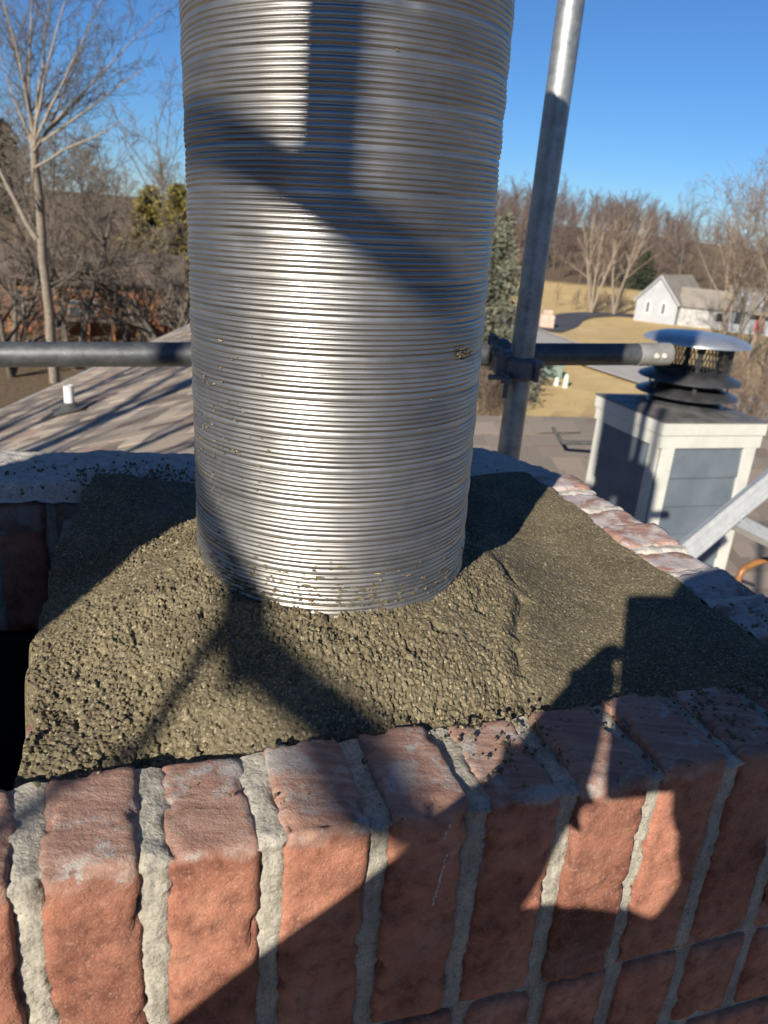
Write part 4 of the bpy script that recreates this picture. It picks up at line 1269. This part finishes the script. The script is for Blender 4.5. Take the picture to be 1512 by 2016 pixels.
w2 = wing(W2, 8.5, 7, -6.6, -3.9, M['house_white'], 'front_wing')
for k in range(2):                                       # dormers
    c = W2 + vd * (.9 + 2.5 * k) + vn * .8 + Vector((0, 0, -6.0))
    dm = MB()
    dm.add([c, c + vd * 1.5, c + vd * 1.5 + Vector((0, 0, 1.2)), c + vd * .75 + Vector((0, 0, 2.0)), c + Vector((0, 0, 1.2))] + [v + vn * 2.6 for v in [c, c + vd * 1.5, c + vd * 1.5 + Vector((0, 0, 1.2)), c + vd * .75 + Vector((0, 0, 2.0)), c + Vector((0, 0, 1.2))]],
           [(0, 1, 2, 3, 4), (1, 6, 7, 2), (2, 7, 8, 3), (3, 8, 9, 4), (4, 9, 5, 0)])
    d_o = dm.build('dormer', M['house_white'], w2)
    MB().box(c + vd * .45 - vn * .05 + Vector((0, 0, .2)), vd * .6, vn * .05, (0, 0, .95)).build('window', M['glass_dark'], wh)
MB().box(W2 + vd * 3.4 - vn * .06 + Vector((0, 0, hb + .2)), vd * 1.0, vn * .08, (0, 0, 2.1)).build('door', M['red_paint'], wh)
for k, wx in enumerate((1.0, 5.6)):
    MB().box(W2 + vd * wx - vn * .05 + Vector((0, 0, hb + .9)), vd * 1.1, vn * .07, (0, 0, 1.3)).build('window', M['glass_dark'], wh)
MB().box(Q0 + vd * 4.6 - vn * .05 + Vector((0, 0, hb + .9)), vd * .8, vn * .07, (0, 0, 1.0)).build('window', M['glass_dark'], wh)
porch = MB().box(W2 + vd * 2.2 - vn * 1.6 + Vector((0, 0, -6.7)), vd * 3.4, vn * 1.8, (0, 0, .3)).build('porch_roof', M['house_roof'], wh)
for wx in (2.3, 5.4): MB().box(W2 + vd * wx - vn * 1.5 + Vector((0, 0, hb)), vd * .15, vn * .15, (0, 0, 2.3)).build('porch_post', M['house_white'], wh)

# ------------------------------------------------------------------ orange brown house on the left
O0 = at(-70, 600, 59); O1 = at(345, 600, 57); O0.z = O1.z = 0
od = (O1 - O0).normalized(); on = Vector((-od.y, od.x, 0)); oL = (O1 - O0).length
oh = thing('brown_house', (O0 + O1) / 2 + Vector((0, 0, -8.9)), 'orange brown wooden house half hidden by bare trees on the left', 'house')
ow = MB().box(O0 + Vector((0, 0, -9.3)), od * oL, on * 8, (0, 0, 4.1)).build('wall', M['orange_wood'], oh)
r = MB()
r.add([O0 - od * .6 - on * 1 + Vector((0, 0, -5.25)), O1 + od * .6 - on * 1 + Vector((0, 0, -5.25)), O1 + od * .6 + on * 4 + Vector((0, 0, -3.4)), O0 - od * .6 + on * 4 + Vector((0, 0, -3.4)), O1 + od * .6 + on * 9 + Vector((0, 0, -5.25)), O0 - od * .6 + on * 9 + Vector((0, 0, -5.25))],
      [(0, 1, 2, 3), (3, 2, 4, 5), (0, 3, 5), (1, 4, 2), (0, 5, 4, 1)])
r.build('roof', M['brown_roof'], oh)
for wx, ww, hh in ((1.0, 1.0, 1.6), (2.9, .7, 1.6), (6.4, 1.8, 1.4), (9.4, 1.0, 1.9), (12.5, 1.8, 1.4)):
    f = MB().box(O0 + od * wx - on * .06 + Vector((0, 0, -7.9)), od * ww, on * .1, (0, 0, hh)).build('window', M['house_white'], oh)
    MB().box(O0 + od * (wx + .1) - on * .09 + Vector((0, 0, -7.8)), od * (ww - .2), on * .06, (0, 0, hh - .2)).build('pane', M['glass_dark'], f)
dk = MB().box(O0 + od * 4.8 - on * 2.4 + Vector((0, 0, -7.6)), od * 6.5, on * 2.4, (0, 0, .15)).build('deck', M['brown_roof'], oh)
for k in range(5): MB().box(O0 + od * (4.8 + 1.55 * k) - on * 2.35 + Vector((0, 0, -9.3)), od * .16, on * .16, (0, 0, 2.7)).build('post', M['orange_wood'], dk)
MB().box(O0 + od * 4.8 - on * 2.38 + Vector((0, 0, -6.7)), od * 6.5, on * .08, (0, 0, .1)).build('rail', M['orange_wood'], dk)

# ------------------------------------------------------------------ small things on the lawn
p = gpt(10.4, 52.4); tb = thing('transformer_box', p, 'green utility transformer box on the lawn by the road', 'utility box')
o = MB().box(p + Vector((-.75, -.5, 0)), (1.5, 0, 0), (0, 1.0, 0), (0, 0, .95)).build('cabinet', M['green_box'], tb); bevel(o, .08, 3)
o = MB().box(p + Vector((-.8, -.56, .82)), (1.6, 0, 0), (0, 1.12, 0), (0, 0, .14)).build('lid', M['green_box'], tb); bevel(o, .05, 2)
for i, (x, y, h, lab) in enumerate([(10.35, 49.6, .62, 'shorter pale green utility pedestal on the lawn'), (10.85, 49.2, .95, 'taller pale green utility pedestal on the lawn')]):
    p = gpt(x, y); t = thing('utility_pedestal', p, lab, 'pedestal', 'utility pedestals')
    MB().lathe(p, [(.16, 0), (.15, h * .75), (.13, h * .92), (.07, h), (.001, h + .01)], 14).build('housing', M['pedestal'], t, smooth=True)
    MB().lathe(p, [(.2, 0), (.2, .14), (.165, .16)], 14).build('base_collar', M['pedestal'], t, smooth=True)
p = gpt(15.4, 83.4); t = thing('stone_pillar', p, 'pinkish stone mailbox pillar beside the dark driveway', 'pillar')
o = MB().box(p + Vector((-.75, -.4, 0)), (1.5, 0, 0), (0, .9, 0), (0, 0, 1.5)).build('shaft', M['stone_pink'], t); bevel(o, .12, 2)
o = MB().box(p + Vector((-.5, -.3, 1.46)), (1.0, 0, 0), (0, .7, 0), (0, 0, .5)).build('top_block', M['stone_pink'], t); bevel(o, .12, 2)
rng = random.Random(400); pp = at(1036, 850, 36); b = gpt(pp.x, pp.y)
cfgY = [C_(6, 7, .4, (.25, .45), (20, 45), .05, .05, .5, .8), C_(4, 4, .2, (.4, .6), (20, 50), .1, .04, .6, .6), C_(2, 0, 0, (0, 0), (0, 0), .1, .03, 1, .4, .008)]
bare_tree('sapling', b, 'thin bare sapling on the lawn right of the scaffold upright', shift(generic(rng, 3.6, .035, 0, 0, cfgY), b), (M['bark_pale'], M['twig_brown']), split=1)

# ------------------------------------------------------------------ the photographer and the near scaffold, behind the camera
def person():
    t = thing('person', (0, -.40, -1.66), 'person in dark jacket and jeans photographing the chimney, seen only by shadow', 'person')
    me = bpy.data.meshes.new('body')
    V = []; E = []; RR = []; 
    def add(p, r, par=None):
        V.append(Vector(p)); RR.append(r if isinstance(r, tuple) else (r, r))
        if par is not None: E.append((par, len(V) - 1))
        return len(V) - 1
    pel = add((0, -.42, -.74), (.155, .115)); sp = add((0, -.41, -.52), (.15, .105), pel); chs = add((-.005, -.39, -.30), (.165, .115), sp)
    nb = add((-.012, -.345, -.13), (.085, .075), chs); nk = add((-.018, -.34, -.065), .056, nb)
    h1 = add((-.02, -.305, .0), (.066, .072), nk); h2 = add((-.02, -.30, .07), (.083, .098), h1); h3 = add((-.02, -.31, .135), (.066, .075), h2)
    for sx, hip in ((-1, -.10), (1, .10)):
        a = add((hip, -.42, -.86), .095, pel); k = add((hip * 1.15, -.39, -1.24), .062, a); an = add((hip * 1.2, -.43, -1.58), .046, k)
        add((hip * 1.3, -.29, -1.625), (.045, .032), an)
    def arm(sh, el, wr, palm, tips, thumb):
        s = add(sh, .078, chs); e = add(el, .066, s); m = add((Vector(el) + Vector(wr)) / 2, .06, e)
        c = add(Vector(wr) + (Vector(el) - Vector(wr)).normalized() * .03, .044, m)
        w = add(wr, .03, c); p = add(palm, (.036, .02), w)
        for f0, f1, f2 in tips:
            a = add(f0, .0105, p); b = add(f1, .0095, a); add(f2, .008, b)
        a = add(thumb[0], .012, w); add(thumb[1], .0095, a)
    # left hand: fingers round the edge of the phone
    tipsL = []
    for k in range(4):
        v = -.055 - .022 * k
        tipsL.append((S(-.042 - .006 * k, v - .01, -.012), S(-.040 - .004 * k, v - .004, .004), S(-.028, v, .008)))
    arm((-.165, -.285, -.165), S(-.245, -.46, -.20), S(-.060, -.185, -.05), S(-.048, -.115, -.03), tipsL, (S(-.045, -.105, -.045), S(-.03, -.07, -.028)))
    tipsR = []
    for k in range(4):
        v = -.07 - .02 * k
        tipsR.append((S(.05 + .004 * k, v, -.012), S(.046, v + .006, .004), S(.03, v + .01, .008)))
    arm((.18, -.37, -.18), (.27, -.24, -.42), S(.085, -.20, -.09), S(.055, -.12, -.03), tipsR, (S(.04, -.10, -.045), S(.02, -.075, -.03)))
    me.from_pydata([tuple(v) for v in V], E, [])
    o = bpy.data.objects.new('body', me); COL.objects.link(o); link_part(o, t)
    md = o.modifiers.new('skin', 'SKIN'); md.use_smooth_shade = True
    sv = me.skin_vertices[0].data
    for i, r in enumerate(RR): sv[i].radius = r
    sv[0].use_root = True
    ss = o.modifiers.new('sub', 'SUBSURF'); ss.levels = 1; ss.render_levels = 2
    jt = NT('clothed_body')
    sp_ = jt.sep(jt.co.outputs['Object'])
    zc = sp_[2]
    mask_leg = jt.math('LESS_THAN', zc, -.80); mask_skin = jt.math('GREATER_THAN', zc, -.10)
    col = jt.mix(mask_leg, (.05, .055, .07), (.06, .09, .16)); col = jt.mix(mask_skin, col, (.45, .25, .17))
    me.materials.append(jt.done(col, .8))
    MB().lathe((-.02, -.305, .075), [(.093, -.01), (.103, .0), (.104, .03), (.092, .075), (.055, .105), (.001, .112)], 24).build('knit_hat', simple('dark_knit', (.03, .03, .035), (.05, .05, .055), 60, .95), t, smooth=True)
    for sx, hip in ((-1, -.125), (1, .125)):
        bo = MB().box((hip - .045, -.49, -1.655), (.09, 0, 0), (0, .28, 0), (0, 0, .09)).build('boot', M['boot'], t); bevel(bo, .03, 3)
person()
ph = thing('phone', S(0, -.14, -.01), 'dark mobile phone held up by the photographer, out of view', 'phone')
o = MB().box(CRI * -.046 - CUP * .138 - FWD * .013, CRI * .074, CUP * .147, FWD * .008).build('body', simple('black_glass', (.015, .015, .017), (.02, .02, .022), 5, .2), ph); bevel(o, .004, 3)
ns = thing('access_scaffold', S(-.3, -.1, -1.7) - Vector((0, 0, 2.6)), 'grey scaffold tubes and plank where the photographer stands', 'scaffold')
T0 = -1.75
autosmooth(hollow_tube(S(-.10, -.186, T0), S(-.325, -.100, T0), .0205).build('ledger_tube', M['galv'], ns))
autosmooth(hollow_tube(S(-.275, -.135, T0 - .05), S(-.80, .390, T0 - .05), .0205).build('brace_tube', M['galv'], ns))
autosmooth(hollow_tube(S(.60, -.09, T0 - .06), S(-1.1, .505, T0 - .06), .021).build('guard_tube', M['galv'], ns))
autosmooth(hollow_tube(S(-.276, .222, T0), S(-.276, 1.2, T0 - .38), .0235).build('upright_tube', M['galv'], ns))
for u_, z_ in ((-1.0, 0), (.55, 0)):
    q = S(u_, -.1, T0 - .12); autosmooth(hollow_tube(Vector((q.x, q.y, -2.6)), Vector((q.x, q.y, 1.6)), .0242).build('upright_tube', M['galv'], ns))
for k in range(3):
    o = MB().box((-1.6, -.95 + .24 * k, -1.70), (3.0, 0, 0), (0, .225, 0), (0, 0, .038)).build('plank', simple('plank_wood', (.25, .18, .11), (.4, .3, .2), 8, .85), ns); bevel(o, .004, 1)
rp = [S(-.330, -.093, T0), S(-.328, -.13, T0), S(-.322, -.175, T0), S(-.33, -.22, T0), S(-.335, -.5, T0)]
tag(MB().tube(rp, .0085, 8).build('rope', simple('rope_fibre', (.25, .2, .12), (.4, .33, .2), 60, .9), smooth=True), 'thin rope hanging from the scaffold brace behind the photographer', 'rope')
pw = S(-.675, -.05, -.42); hd = Vector((math.sin(SAZ), math.cos(SAZ), 0))  # unseen board added to shade the left mortar and back wall
o = MB().box(Vector((pw.x, pw.y, -1.66)) - SU * .1815, SU * .363, hd * -.018, (0, 0, 2.6)).build('shadow_board', simple('plywood', (.4, .28, .16), (.52, .38, .23), 5, .8)); bevel(o, .002, 1)
tag(o, 'unseen upright plywood board added left of the photographer to cast a shadow', 'board')
